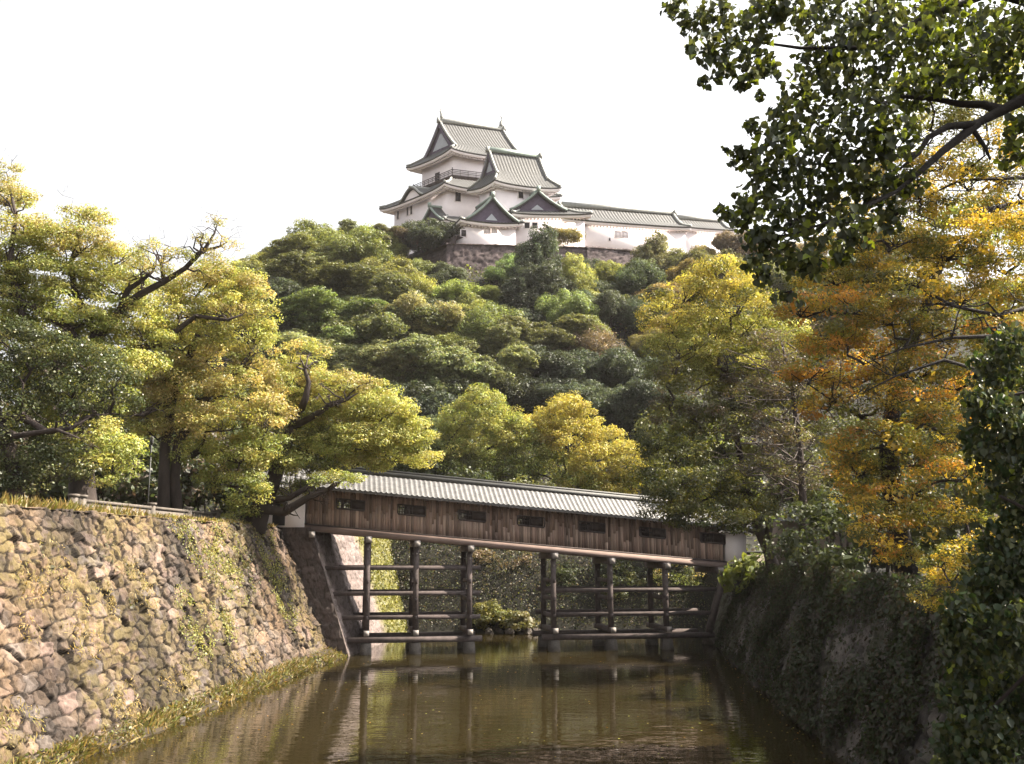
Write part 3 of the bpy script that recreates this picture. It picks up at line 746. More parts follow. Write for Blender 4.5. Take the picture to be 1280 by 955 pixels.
# main keep
fr3, z3 = frame((550, 285), (250, 395), (1130, 345), 160, -.75)
keep_off = np.array([*(fr3.C[:2] + fr3.a[:2] * 5 + fr3.b[:2] * 4), 54.0])
keep = thing('castle_keep', 'three storey white castle keep with tiled gable roofs, tallest building on the hill', 'castle tower', loc=tuple(keep_off))
H3 = 84.0 - z3
roof(fr3, keep, z3, H3 - .6, 2.4, shachi=True, off=keep_off)
fw3 = sub(fr3, 1.9)
w3 = storey(fw3, keep, z3 - 6.2, z3 + .5, keep_off, 'upper_wall')
fr2, z2 = frame((505, 515), (72, 668), (1290, 610), 156.0, -.75)
roof(fr2, keep, z2, 2.9, 3.2, kind='skirt', depth=3.9, off=keep_off, oh=1.6)
fw2 = sub(fr2, 1.8)
storey(fw2, keep, z2 - 8.0, z2 + .5, keep_off, 'middle_wall')
# balcony round the upper storey
bal = MB(); fb = sub(fw3, -1.0); zb = z3 - 4.2
for (p, q) in (((0, 0), (fb.L, 0)), ((0, 0), (0, fb.W)), ((fb.L, 0), (fb.L, fb.W)), ((0, fb.W), (fb.L, fb.W))):
    for dz, th in ((0, .22), (.55, .08), (.85, .08), (1.15, .1)): bal.bar(fb(*p, zb + dz) - keep_off, fb(*q, zb + dz) - keep_off, th)
    n = 10
    for k in range(n + 1):
        s_ = p[0] + (q[0] - p[0]) * k / n; t_ = p[1] + (q[1] - p[1]) * k / n
        bal.bar(fb(s_, t_, zb - .1) - keep_off, fb(s_, t_, zb + (1.5 if k in (0, n) else 1.15)) - keep_off, .14 if k in (0, n) else .07)
bal.build('balcony_rail', M_beam, keep)
bd = MB(); bd.hexa(np.array([fb(0, 0, zb - .3), fb(fb.L, 0, zb - .3), fb(fb.L, fb.W, zb - .3), fb(0, fb.W, zb - .3), fb(0, 0, zb - .12), fb(fb.L, 0, zb - .12), fb(fb.L, fb.W, zb - .12), fb(0, fb.W, zb - .12)]) - keep_off); bd.build('balcony_floor', M_beam, keep)
win(fw3, 'side', wall_hit_q(fw3, 'side', zp(460, 0)[0]), z3 - 3.0, 1.4, 2.1, keep, keep_off)
def zat(px, py, Y): return at(px, py, Y)[2]
for (x, y, w, h, fc) in ((203, 738, .6, 1.6, 'side'), (266, 712, .55, 1.6, 'side'), (291, 704, .55, 1.6, 'side'), (345, 633, 1.1, .45, 'side'), (597, 615, 1.0, 1.7, 'front')):
    p_ = zp(x, y); q = wall_hit_q(fw2, fc, p_[0]); Yw = fw2.C[1] + q * (ca_[1] if fc == 'front' else cb_[1])
    win(fw2, fc, q, zat(*p_, Yw), w, h, keep, keep_off)
# bow gable on the left side, small gables below
q = wall_hit_q(fr2, 'side', zp(285, 0)[0]); dormer(fr2, 'side', q, z2 + .1, 6.4, 2.0, .15, 3.6, keep, keep_off, curved=True, name='bow_gable')
# first floor roof strip
fr1 = Fr(fw2.C - fw2.a * 1.9 - fw2.b * 1.9, ca_, cb_, fw2.L + 3.4, fw2.W + 3.4); z1 = 61.0
roof(fr1, keep, z1, 2.0, 1.8, kind='skirt', depth=2.2, off=keep_off, oh=1.5)
storey(sub(fr1, 1.5), keep, 54.0, z1 + .3, keep_off, 'lower_wall')
q = wall_hit_q(fr1, 'side', zp(418, 0)[0]); dormer(fr1, 'side', q, z1 + .3, 7.0, 3.2, .2, 4.0, keep, keep_off)

# small keep
frs, zs = frame((840, 500), (655, 585), (1285, 515), 149, -.6)
small_off = np.array([*(frs.C[:2] + frs.a[:2] * 4 + frs.b[:2] * 3), 54.0])
sk = thing('small_keep', 'white small keep with green ridge joined in front of the main castle keep', 'castle tower', loc=tuple(small_off))
roof(frs, sk, zs, 71.9 - zs, 1.7, off=small_off, ridge=M_copper, oh=1.3, cu=.6)
fws = sub(frs, 1.3); storey(fws, sk, 55.5, zs + .4, small_off)
for (x, y, w, h, fc) in ((1012, 600, .85, 1.35, 'front'), (815, 606, .6, 1.3, 'side')):
    p_ = zp(x, y); q = wall_hit_q(fws, fc, p_[0]); Yw = fws.C[1] + q * (ca_[1] if fc == 'front' else cb_[1])
    win(fws, fc, q, zat(*p_, Yw), w, h, sk, small_off)

# gate with a triangular gable, front block with big gable, long storehouse
a2 = np.array([math.cos(R(10)), math.sin(R(10)), 0]); b2 = np.array([-math.cos(R(62)), math.sin(R(62)), 0])
def mkfr(px0, py0, px1, Y, W, a=a2, b=b2):
    C = at(px0, py0, Y); return Fr(C, a, b, solve(C, a, px1), W), C[2]
frg, zg = mkfr(575, 274, 656, 145.5, 8.0)
goff = np.array([*(frg.C[:2] + frg.a[:2] * 4 + frg.b[:2] * 2), 54.0])
gate = thing('castle_gate', 'white castle gate building under a dark triangular gable, front left of small keep', 'gatehouse', loc=tuple(goff))
roof(frg, gate, zg - .3, 1.4, 1.6, kind='skirt', depth=2.4, off=goff, oh=1.1, cu=.5)
fwg = sub(frg, 1.0); storey(fwg, gate, 51.5, zg + .1, goff)
dormer(frg, 'front', frg.L * .50, zg + .0, frg.L * .82, 4.0, .1, 6.0, gate, goff)
for x, y, w, h in ((792, 828, .9, 1.5), (838, 826, .7, 1.5)):
    p_ = zp(x, y); q = wall_hit_q(fwg, 'front', p_[0]); o = win(fwg, 'front', q, zat(*p_, fwg.C[1] + q * a2[1]), w, h, gate, goff)
    o.children[0].data.materials[0] = M_plaster
p_ = zp(626, 858); q = wall_hit_q(fwg, 'front', p_[0]); win(fwg, 'front', q, zat(*p_, fwg.C[1]), .8, 1.1, gate, goff)
frf, zf_ = mkfr(640, 266, 741, 148, 9.0, np.array([math.cos(R(2)), math.sin(R(2)), 0]), b2)
foff = np.array([*(frf.C[:2] + frf.a[:2] * 5 + frf.b[:2] * 3), 52.0])
fblk = thing('castle_wing', 'white wing with wide dark triangular gable and two square windows right of gate', 'castle wing', loc=tuple(foff))
roof(frf, fblk, zf_ - .2, 2.3, 1.6, kind='skirt', depth=3.4, off=foff, oh=1.0, cu=.3)
fwf = sub(frf, .9); storey(fwf, fblk, 50.5, zf_ + .1, foff)
dormer(frf, 'front', wall_hit_q(frf, 'front', 679), zf_ + 1.0, 9.4, 3.3, -1.6, 7.0, fblk, foff)
for x in (1052, 1103):
    p_ = zp(x, 805); q = wall_hit_q(fwf, 'front', p_[0]); win(fwf, 'front', q, zat(*p_, fwf.C[1]), .8, .95, fblk, foff)
def zq(x, y): return 660 + x / 4.896, 180 + y / 4.896
a3 = np.array([math.cos(R(12)), math.sin(R(12)), 0]); b3 = np.array([-math.cos(R(72)), math.sin(R(72)), 0])
fry, zy = mkfr(*zq(392, 470), zq(1004, 0)[0], 149.5, 8.0, a3, b3)
fry = Fr(fry.C - a3 * 5.0, a3, b3, fry.L + 5.0, 8.0)
yoff = np.array([*(fry.C[:2] + fry.a[:2] * 9 + fry.b[:2] * 3), 53.0])
yag = thing('long_storehouse', 'long low white castle storehouse with grey tiled roof, right of the keeps', 'storehouse', loc=tuple(yoff))
roof(fry, yag, zy, 3.6, 1.5, off=yoff, oh=.9, cu=.25, gp=False)
fwy = sub(fry, .8); storey(fwy, yag, 52.8, zy + .2, yoff)
for x, y, w, h in ((540, 555, .9, 1.0), (582, 555, .9, 1.0), (490, 585, .3, .5)):
    p_ = zq(x, y); q = wall_hit_q(fwy, 'front', p_[0]); o = win(fwy, 'front', q, zat(*p_, fwy.C[1] + q * a3[1]), w, h, yag, yoff)
    if w > .5: o.children[0].data.materials[0] = M_plaster
C2 = at(*zq(915, 505), 172); fr_f = Fr(C2, a3, b3, 12, 7)
off2 = np.array([*(C2[:2] + a3[:2] * 6 + b3[:2] * 3), 55.0])
far = thing('far_storehouse', 'distant small white storehouse with pale tiled roof behind right end of long storehouse', 'storehouse', loc=tuple(off2))
roof(fr_f, far, C2[2], 2.8, 1.4, off=off2, oh=.9, cu=.2, gp=False); storey(sub(fr_f, .8), far, 52, C2[2] + .2, off2)
# stone base under the castle
def base_wall(name, label, A, B, z0, z1, run, seed):
    Wb = Wall(A, B, z0, z1, run, (0, -1))
    V_, F_, C_ = Wb.mesh(0.22, 0.9, 0.65, seed, 0.14, lambda w, U, V, idc, edge, r2, r3: np.broadcast_to(np.array([.075, .056, .057]), U.shape + (3,)) * ((0.65 + .7 * r3) * (0.5 + 0.5 * smooth(.02, .15, edge)))[..., None])
    return tag(link(bpy.data.objects.new(name, quad_mesh(name, V_, F_, M_stone, C_))), label, 'stone wall')
base_wall('castle_base_wall', 'dark purplish stone base wall under the castle gate and wing', (-10, 141.5), (13.4, 143.5), 42, 53.6, 3.4, 201)
base_wall('castle_base_wall', 'dark stone base wall under the long white storehouse', (12.6, 143.5), (36, 149.5), 43, 53.7, 3.2, 205)
base_wall('castle_base_wall', 'stone base wall under the left side of the main keep, behind trees', (-32, 168), (-10.5, 143.0), 42, 54.8, 2.5, 208)
pl = MB(); pl.add([(-32, 168, 53.4), (-10, 144.5, 53.4), (13, 146.5, 53.4), (36, 152.3, 53.4), (46, 190, 53.4), (-30, 200, 53.4)], [(0, 1, 2, 3, 4, 5)])
tag(pl.build('castle_terrace', M_soil), kind='structure')

# ------------------------------------------------------------------ covered bridge
B0 = np.array([-11.85, 55.9]); B1 = np.array([13.05, 60.3])
BL = np.linalg.norm(B1 - B0); be = (B1 - B0) / BL; bk = np.array([-be[1], be[0]])
ZB0, ZB1 = 6.95, 4.80
def gz(s): return ZB0 + (ZB1 - ZB0) * np.asarray(s, float) / BL
boff = np.array([*(B0 + be * BL / 2), 0.0])
def bp(s, w, z):
    s, w, z = np.broadcast_arrays(np.asarray(s, float), np.asarray(w, float), np.asarray(z, float))
    return np.concatenate([B0 + s[..., None] * be + w[..., None] * bk, z[..., None]], -1) - boff
bridge = thing('covered_bridge', 'long sloping covered wooden bridge with tiled roof standing across the moat', 'bridge', loc=tuple(boff))
def sb(mb, s0, s1, w0, w1, z0, z1, slope=True):
    f = (lambda s: float(gz(s))) if slope else (lambda s: 0.0)
    mb.hexa(np.array([bp(s0, w0, f(s0) + z0), bp(s1, w0, f(s1) + z0), bp(s1, w1, f(s1) + z0), bp(s0, w1, f(s0) + z0),
                      bp(s0, w0, f(s0) + z1), bp(s1, w0, f(s1) + z1), bp(s1, w1, f(s1) + z1), bp(s0, w1, f(s0) + z1)]))
def s_of(px, w=0.0, z=6.5):
    lo, hi = -6, BL + 6
    for _ in range(50):
        m = (lo + hi) / 2
        if proj(bp(m, w, z) + boff)[0] < px: lo = m
        else: hi = m
    return lo
BW = 3.0; WH0, WH1 = 0.42, 2.62        # wall from girder top to eave
wins = [s_of(x) for x in (437, 514, 590, 664, 740, 816, 891)]
WZ0, WZ1, WHW = 1.47, 2.03, 0.80
br = np.random.default_rng(3)
def plank_wall(w, front):
    mb = MB(); s = 0.0
    while s < BL - 0.05:
        wd = br.uniform(.11, .2); e_ = min(s + wd, BL)
        mid = (s + e_) / 2; k = br.uniform(.6, 1.6); warm = br.uniform(0, 1)
        col = np.array([0.205, 0.138, 0.112]) * k * (1 - warm) + np.array([0.265, 0.195, 0.16]) * k * warm
        j = br.uniform(-.012, .012)
        inw = any(abs(mid - q) < WHW for q in wins)
        top = col * 0.93; 
        if inw:
            mb.c = tuple(col * 1.15); sb(mb, s, e_ - .012, w + j, w + .05 + j, WH0, WZ0)
            mb.c = tuple(top); sb(mb, s, e_ - .012, w + j, w + .05 + j, WZ1, WH1)
        else:
            # the lower boards are lighter; ragged end per board
            zc = WZ0 + br.uniform(-.6, .6)
            mb.c = tuple(col * 1.1); sb(mb, s, e_ - .012, w + j, w + .05 + j, WH0, zc)
            mb.c = tuple(top); sb(mb, s, e_ - .012, w + j, w + .05 + j, zc, WH1)
        s = e_
    return mb.build('plank_wall', M_plank, bridge)
plank_wall(0.0, True); plank_wall(BW - .05, False)
ew = MB(); ew.c = (.15, .12, .105); sb(ew, 0, .06, .05, BW - .05, WH0, WH1); sb(ew, BL - .06, BL, .05, BW - .05, WH0, WH1); ew.build('end_wall', M_plank, bridge)
tr = MB(); sb(tr, 0, BL, -.04, 0, WH1 - .1, WH1 + .08)
tr.build('wall_rail', M_beam, bridge)
nst = 13
for k in range(nst + 1):
    s_ = .08 + (BL - .16) * k / nst
    for w in (.06, BW - .2):
        st = MB(); sb(st, s_ - .08, s_ + .08, w, w + .14, WH0, WH1); st.build('stud', M_beam, bridge)
for q in wins:
    for w0 in (-.03, BW + .0):
        f = MB(); sb(f, q - WHW, q + WHW, w0, w0 + .09, WZ0 - .06, WZ0 + .04); sb(f, q - WHW, q + WHW, w0, w0 + .09, WZ1 - .05, WZ1 + .02)
        sb(f, q - WHW - .05, q - WHW + .03, w0, w0 + .09, WZ0, WZ1); sb(f, q + WHW - .03, q + WHW + .05, w0, w0 + .09, WZ0, WZ1)
        fo = f.build('window', M_beam, bridge)
        l = MB()
        for k in range(6): sb(l, q - WHW + .1 + k * .145, q - WHW + .135 + k * .145, w0 + .06, w0 + .085, WZ0 + .04, WZ1 - .05)
        sb(l, q - WHW + .03, q - .02, w0 + .05, w0 + .08, (WZ0 + WZ1) / 2 - .02, (WZ0 + WZ1) / 2 + .02)
        l.build('lattice', M_beam, fo)
        p_ = MB(); sb(p_, q - .02, q + WHW - .03, w0 + .07, w0 + .10, WZ0 + .04, WZ1 - .05); p_.build('shutter', M_shut, fo)
fl = MB(); sb(fl, 0, BL, .05, BW - .05, WH0 - .12, WH0 - .02); fl.build('floor', M_beam, bridge)
M_girder = surf('girder_wood', (0.27, 0.20, 0.18), 0.8, 4, 0.3, 0.3, 20, (.2, .2, 1))
for w in (-.12, BW - .22):
    g_ = MB(); sb(g_, -.3, BL + .3, w, w + .34, 0, .34); g_.build('girder', M_girder, bridge)
    g_ = MB(); sb(g_, -.2, BL + .2, w - .06, w + .36, .343, .43); g_.build('girder_cap', M_beam, bridge)
# roof
RW, RH = 0.72, 1.22
def roof_side(front):
    nr = int((BL + 1.4) / .30); nu = nr * 6; S = np.linspace(-.7, BL + .7, nu); ncourse = 9; rows = []
    half = BW / 2 + RW
    for c in range(ncourse):
        for t in (0.0, 0.98):
            x = (c + t) / ncourse; lift = .05 * (1 - t)
            d = half * x; z = WH1 - .10 + RH * (0.9 * x + .1 * x * x)
            rib = .026 * np.clip(np.cos(2 * np.pi * S / .30), -.6, 1)
            rows.append(bp(S, -RW + d if front else BW + RW - d, gz(S) + z + lift + rib))
    mb = MB(); mb.grid(np.array(rows))
    # eave edge with round tile ends
    lo = bp(S, (-RW if front else BW + RW), gz(S) + WH1 - .1 + .05 + .05 * np.clip(np.cos(2 * np.pi * S / .30), -.5, 1)); lo2 = bp(S, (-RW + .02 if front else BW + RW - .02), gz(S) + WH1 - .2)
    mb.grid(np.array([lo, lo2]))
    return mb.build('roof', M_btile, bridge)
r1 = roof_side(True); roof_side(False)
uf = MB()
for sg in (0, 1):
    half = BW / 2 + RW; S = np.array([-.65, BL + .65])
    d0, d1 = 0, half
    uf.grid(np.array([bp(S, (-RW + d0 if sg == 0 else BW + RW - d0), gz(S) + WH1 - .2), bp(S, (-RW + d1 - .02 if sg == 0 else BW + RW - d1 + .02), gz(S) + WH1 - .2 + RH)]))
uf.build('roof_boards', M_beam, bridge)
te = None
for k in range(0):
    s_ = -.7 + .30 * (k + 0.0); s_ = round(s_ / .30) * .30
    te.box(bp(s_, -RW - .015, float(gz(s_)) + WH1 - .03), (.13, .05, .13), math.atan2(be[1], be[0]))

rd = MB(); sb(rd, -.8, BL + .8, BW / 2 - .22, BW / 2 + .22, WH1 + RH - .16, WH1 + RH + .10); sb(rd, -.85, BL + .85, BW / 2 - .15, BW / 2 + .15, WH1 + RH + .1, WH1 + RH + .24)
rd.build('ridge', M_tile, r1)
rf = MB()
for k in range(int(BL / .6)):
    s_ = .3 + k * .6; 
    for sg in (0, 1):
        rf.bar(bp(s_, -RW + .08 if sg == 0 else BW + RW - .08, float(gz(s_)) + WH1 - .26), bp(s_, .1 if sg == 0 else BW - .1, float(gz(s_)) + WH1 + .08), .09, .1)
rf.build('rafters', M_beam, bridge)
# trestles
front_px = [(459, True), (520, True), (587, True), (692, False), (763, False), (832, False)]
ZBASE = 0.62
sp_ = [s_of(x, 0.0, 3.5) for x, _ in front_px]
def beam_end(s, w, z, sz, parent, slope=False):
    e = MB(); sb(e, s - sz / 2, s + sz / 2, w - .05, w - .002, z - sz / 2, z + sz / 2, False); e.build('beam_end', M_beamend, parent)
rows_w = (0.05, BW - .05)
for s_, (x, lf) in zip(sp_, front_px):
    for w in rows_w:
        m = MB(); m.bar(bp(s_, w, ZBASE + .42), bp(s_, w, float(gz(s_)) - .36), .31); po = m.build('post', M_beam, bridge)
        b_ = MB(); b_.box(bp(s_, w - .2, float(gz(s_)) - .75), (.09, .06, .09)); b_.build('bolt', M_beamend, po)
    c_ = MB(); c_.bar(bp(s_, -.55, float(gz(s_)) - .18), bp(s_, BW + .55, float(gz(s_)) - .18), .36, .36); co = c_.build('cross_beam', M_beam, bridge); beam_end(s_, -.55, float(gz(s_)) - .18, .34, co)
    c_ = MB(); c_.bar(bp(s_, -.5, ZBASE + .58), bp(s_, BW + .5, ZBASE + .58), .32, .30); co = c_.build('sill_beam', M_beam, bridge); beam_end(s_, -.5, ZBASE + .58, .30, co)
    for z in (2.2, 3.2, 4.25):
        if z < gz(s_) - 1.0:
            c_ = MB(); c_.bar(bp(s_, -.3, z - .18), bp(s_, BW + .3, z - .18), .12, .24); c_.build('tie_beam', M_beam, bridge)
for w in rows_w:
    for (s0, s1, zs_) in ((s_of(408, 0, 1), sp_[2] + .75, (2.05, 3.4, 4.85)), (sp_[3] - .5, s_of(893, 0, 1.), (2.1, 3.5))):
        m = MB(); sb(m, s0 - .2, s1, w - .16, w + .16, ZBASE + .02, ZBASE + .34, False); m.build('base_beam', M_beam, bridge)
        for i, z in enumerate(zs_):
            k = (z - 1.0) / 6.0
            ss0 = s0 - (2.0 * k if s0 < 8 else 0); ss1 = s1 + (1.2 * k if s0 > 8 else -.1)
            m = MB(); sb(m, ss0, ss1, w - .08, w + .08, z - .125, z + .125, False); m.build('rail', M_beam, bridge)
    # leaning posts against both abutments
    m = MB(); m.bar(bp(s_of(416, w, 1), w, ZBASE + .3), bp(s_of(390, w, 6), w, float(gz(.2)) - .1), .36); m.build('leaning_post', M_beam, bridge)
    m = MB(); m.bar(bp(s_of(886, w, 1), w, ZBASE + .3), bp(s_of(906, w, 4.5), w, float(gz(BL)) - .1), .36); m.build('leaning_post', M_beam, bridge)
for s_ in (.35, BL - .4):
    c_ = MB(); c_.bar(bp(s_, -.55, float(gz(s_)) - .18), bp(s_, BW + .55, float(gz(s_)) - .18), .36, .36); co = c_.build('cross_beam', M_beam, bridge); beam_end(s_, -.55, float(gz(s_)) - .18, .34, co)
for s_ in sp_:
    for w in rows_w:
        f = MB(); q = .36
        P = np.array([bp(s_ - q, w - q, -.4), bp(s_ + q, w - q, -.4), bp(s_ + q, w + q, -.4), bp(s_ - q, w + q, -.4), bp(s_ - .8 * q, w - .8 * q, ZBASE), bp(s_ + .8 * q, w - .8 * q, ZBASE), bp(s_ + .8 * q, w + .8 * q, ZBASE), bp(s_ - .8 * q, w + .8 * q, ZBASE)])
        f.hexa(P); f.build('footing_stone', M_rock, bridge)

# gate walls at both bridge ends
def endhouse(label, c, dims, rz, zb, roofh):
    g = thing('gate_house', label, 'gatehouse', loc=(c[0], c[1], zb))
    m = MB(); m.box((0, 0, dims[2] / 2), dims, rz); wo_ = m.build('wall', M_plaster, g)
    m = MB(); ca, sa = math.cos(rz), math.sin(rz)
    def rt(x, y, z): return (x * ca - y * sa, x * sa + y * ca, z)
    X0 = dims[0] / 2 + .7; Y0 = dims[1] / 2 + .7; z = dims[2]
    n = int(2 * X0 / .3) * 5; S = np.linspace(-X0, X0, n); rib = .06 * np.clip(np.cos(2 * np.pi * S / .3), -.35, 1)
    for sg in (-1, 1):
        m.grid(np.array([[rt(s, sg * Y0 * (1 - x), z - .1 + roofh * x + q) for s, q in zip(S, rib)] for x in np.linspace(0, 1, 7)]))
    m.build('roof', M_btile, g)
    m = MB(); m.bar(rt(-X0 - .1, 0, z + roofh), rt(X0 + .1, 0, z + roofh), .4, .35); m.build('ridge', M_tile, g)
    m = MB()
    for sx in (-1, 1): m.add([rt(sx * (X0 - .6), -Y0 + .6, z), rt(sx * (X0 - .6), Y0 - .6, z), rt(sx * (X0 - .6), 0, z + roofh * .85)], [(0, 1, 2)])
    m.build('gable', M_plaster, g)
    m = MB(); m.box(rt(0, 0, z - .05), (2 * X0 - .3, 2 * Y0 - .3, .1), rz); m.build('eave_board', M_beam, g)
    if label.find('left') < 0: return g
    m = MB(); dz = .9; m.box(rt(-.4, -dims[1] / 2 - .03, dz), (.7, .06, 1.6), rz); m.build('door', M_dark, g)
    return g
rzb = math.atan2(be[1], be[0])
cL = B0 + be * (-1.15) + bk * (BW / 2); cR = B1 + be * .85 + bk * (BW / 2)
endhouse('white plaster gatehouse at the high left end of the covered bridge', cL, (2.1, 3.4, 2.3), rzb, ZL + .0, 1.2)
endhouse('white plaster gatehouse at the low right end of the covered bridge', cR, (1.3, 3.2, 2.1), rzb, ZR + .1, 1.2)
# ------------------------------------------------------------------ big trees on the left bank
def poly(pts):            # (px, py, Y) list -> points
    return [at(*p) for p in pts]
def gnd(x, y, z): return np.array([x, y, z], float)
# spreading tree at the far left
Y1 = 46
padsA = [(30, 320, 40, 22), (125, 350, 44, 22), (95, 405, 44, 22), (190, 385, 34, 18), (140, 465, 40, 24), (0, 350, 40, 26), (60, 305, 34, 20), (5, 400, 40, 26), (40, 360, 44, 24), (75, 455, 44, 26), (180, 420, 30, 20), (175, 455, 30, 22), (35, 470, 44, 26), (8, 250, 30, 26), (30, 285, 34, 24), (15, 330, 40, 26), (70, 300, 34, 22), (105, 278, 30, 22), (112, 308, 40, 22), (60, 345, 48, 22), (140, 325, 42, 22),
         (20, 385, 44, 28), (85, 375, 48, 24), (150, 362, 42, 22), (55, 415, 54, 24), (120, 408, 50, 24), (165, 395, 34, 22), (20, 440, 44, 30), (95, 445, 52, 24), (150, 440, 36, 26),
         (60, 490, 50, 30), (120, 500, 44, 30, -1), (40, 530, 40, 30), (105, 545, 44, 30, -2), (140, 590, 26, 32, -3), (118, 570, 34, 30, -2), (150, 560, 20, 26, -3)]
palA = [(TAN + YG) if p[1] < 320 else (YG + YG + GR) if p[1] < 500 else YG + GR for p in padsA]
base1 = gnd(at(100, 618, 45)[0], 45, ZL - .2)
trunkA = [base1, base1 + [.1, .1, 1.2], at(100, 560, 45.5), at(98, 500, 46), at(110, 450, 46), at(122, 420, 46)]
limbA = [([at(122, 420, 46), at(140, 405, 46), at(152, 385, 45.8), at(175, 368, 45.5), at(205, 352, 45), at(232, 335, 45), at(255, 312, 44.6), at(268, 292, 44.5), at(272, 278, 44.5)], [.27, .25, .21, .18, .15, .12, .09, .05, .02]),
         ([at(150, 388, 45.8), at(160, 362, 45.4), at(178, 350, 45), at(192, 338, 45), at(185, 322, 45)], [.18, .15, .11, .08, .02]),
         ([at(232, 335, 45), at(250, 315, 45), at(275, 308, 45), at(285, 302, 45)], [.13, .10, .06, .03]),
         ([at(205, 352, 45), at(202, 330, 45.3), at(190, 312, 45.5)], [.12, .08, .03]),
         ([at(110, 450, 46), at(80, 405, 45.5), at(45, 385, 45), at(10, 370, 45), at(-30, 360, 45)], [.30, .24, .18, .14, .10]),
         ([at(98, 500, 46), at(60, 440, 45), at(30, 400, 45), at(12, 330, 45), at(20, 270, 45), at(8, 215, 45)], [.28, .22, .18, .14, .09, .03]),
         ([at(122, 420, 46), at(95, 370, 46), at(88, 330, 46), at(100, 295, 46), at(98, 268, 46)], [.22, .17, .13, .09, .03]),
         ([at(100, 560, 45.5), at(60, 470, 43), at(35, 440, 42.5)], [.26, .16, .08])]
tree('spreading_tree', 'huge yellow green tree at far left with long bare crooked limbs reaching right', px_pads(padsA, Y1, r=np.random.default_rng(1)), palA, trunkA, [.75, .62, .52, .45, .40, .34], 301,
     limbs=limbA, pr=.62, per=135, ls=.115, flat_=.42, up=.8, dens=1.05, lo=-.3, limb_r=.15, twigs=6)
# tufts at the end of the bare limb belong to the same tree: a second crown part
rA = np.random.default_rng(9)
ro = [o for o in bpy.data.objects if o.name == 'spreading_tree'][0]
tp = px_pads([(150, 350, 16, 10), (235, 322, 10, 7), (262, 322, 14, 8), (290, 308, 8, 6), (282, 330, 16, 9), (172, 330, 14, 10), (210, 345, 12, 7), (258, 298, 7, 5), (270, 276, 9, 8), (276, 303, 9, 6), (248, 300, 8, 6), (222, 318, 16, 12), (188, 312, 14, 14), (195, 335, 18, 12), (8, 215, 16, 18), (16, 238, 20, 14)], 44.6, r=rA, dy=.3)
tp = [(*(np.array(p[:3]) - np.array(ro.location)), *p[3:]) for p in tp]
link(bpy.data.objects.new('branch_tuft', crown_mesh('branch_tuft', rA, tp, [TAN + YG] * 16, pr=.35, per=60, ls=.085, dens=.9)), ro)

# dark glossy evergreen in front of it
padsE = [(10, 425, 50, 26), (60, 440, 46, 26), (110, 455, 40, 26), (145, 475, 26, 28), (150, 510, 22, 26), (90, 490, 44, 24), (30, 470, 44, 26), (5, 520, 44, 30), (30, 560, 40, 32), (80, 585, 34, 30), (55, 600, 44, 22), (100, 520, 30, 18), (10, 595, 40, 26)]
palE = [DG + DG + OL] * len(padsE)
be_ = gnd(at(20, 620, 41)[0], 41, ZL - .2)
tree('evergreen_tree', 'dark glossy evergreen tree at far left in front of the yellow green tree', px_pads(padsE, 41.5, r=np.random.default_rng(2)), palE,
     [be_, be_ + [0, 0, 1.5], at(10, 560, 41), at(-5, 520, 41), at(-10, 470, 41.5)], [.4, .34, .3, .26, .18], 302,
     limbs=[([at(-5, 520, 41), at(30, 523, 40.5), at(60, 540, 40), at(90, 535, 40), at(115, 520, 40)], [.2, .16, .12, .09, .04]), ([at(-5, 530, 41), at(20, 545, 40), at(70, 537, 39.7), at(100, 548, 39.5)], [.16, .13, .1, .04])],
     pr=.55, per=100, ls=.12, mat=M_gloss, flat_=.6, up=.5, dens=.8, limb_r=.12)
# orange tinted tree with twin trunks
padsB = [(265, 345, 34, 16), (305, 360, 26, 16), (215, 372, 34, 18), (180, 470, 34, 22), (185, 510, 30, 22), (330, 400, 20, 18), (245, 365, 40, 22), (292, 352, 34, 20), (225, 392, 44, 24), (285, 388, 44, 24), (318, 378, 24, 18), (240, 425, 54, 24), (305, 420, 40, 24), (325, 455, 26, 30), (200, 425, 36, 24), (270, 455, 56, 26),
         (205, 465, 44, 26), (190, 495, 38, 24), (245, 492, 52, 28), (300, 490, 46, 28), (330, 520, 34, 30), (215, 530, 50, 28), (275, 530, 52, 30), (185, 535, 30, 26), (240, 565, 40, 22), (300, 570, 44, 30), (325, 560, 34, 26), (285, 600, 34, 24), (312, 615, 24, 22), (345, 490, 20, 24)]
palB = [(YG + TAN) if p[1] < 400 else YG if p[1] < 445 else TAN + TAN + YG if p[1] < 545 else YG + GR for p in padsB]
bB = gnd(at(205, 640, 49)[0], 49, ZL - .2)
tree('twin_trunk_tree', 'orange tinted yellow tree with two bare upright trunks behind the fence, left bank', px_pads(padsB, 49.5, r=np.random.default_rng(3)), palB,
     [bB, at(205, 600, 49), at(206, 560, 49.3), at(215, 500, 49.5), at(235, 450, 49.5), at(255, 400, 49.5)], [.34, .28, .26, .24, .2, .14], 303,
     limbs=[([bB + [.7, .3, 0], at(218, 600, 49.3), at(222, 555, 49.4), at(255, 500, 49.4), at(300, 460, 49.2), at(320, 430, 49)], [.32, .27, .24, .2, .14, .06]),
            ([at(150, 440, 48), at(190, 432, 47.6), at(222, 412, 47.4), at(245, 395, 47.3), at(285, 400, 47.2), at(305, 392, 47.2)], [.2, .18, .15, .12, .09, .04]),
            ([at(215, 500, 49.5), at(180, 518, 48), at(160, 520, 47.5)], [.16, .12, .05])],
     pr=.6, per=135, ls=.11, flat_=.48, up=.75, dens=.95, lo=-.4, limb_r=.14)
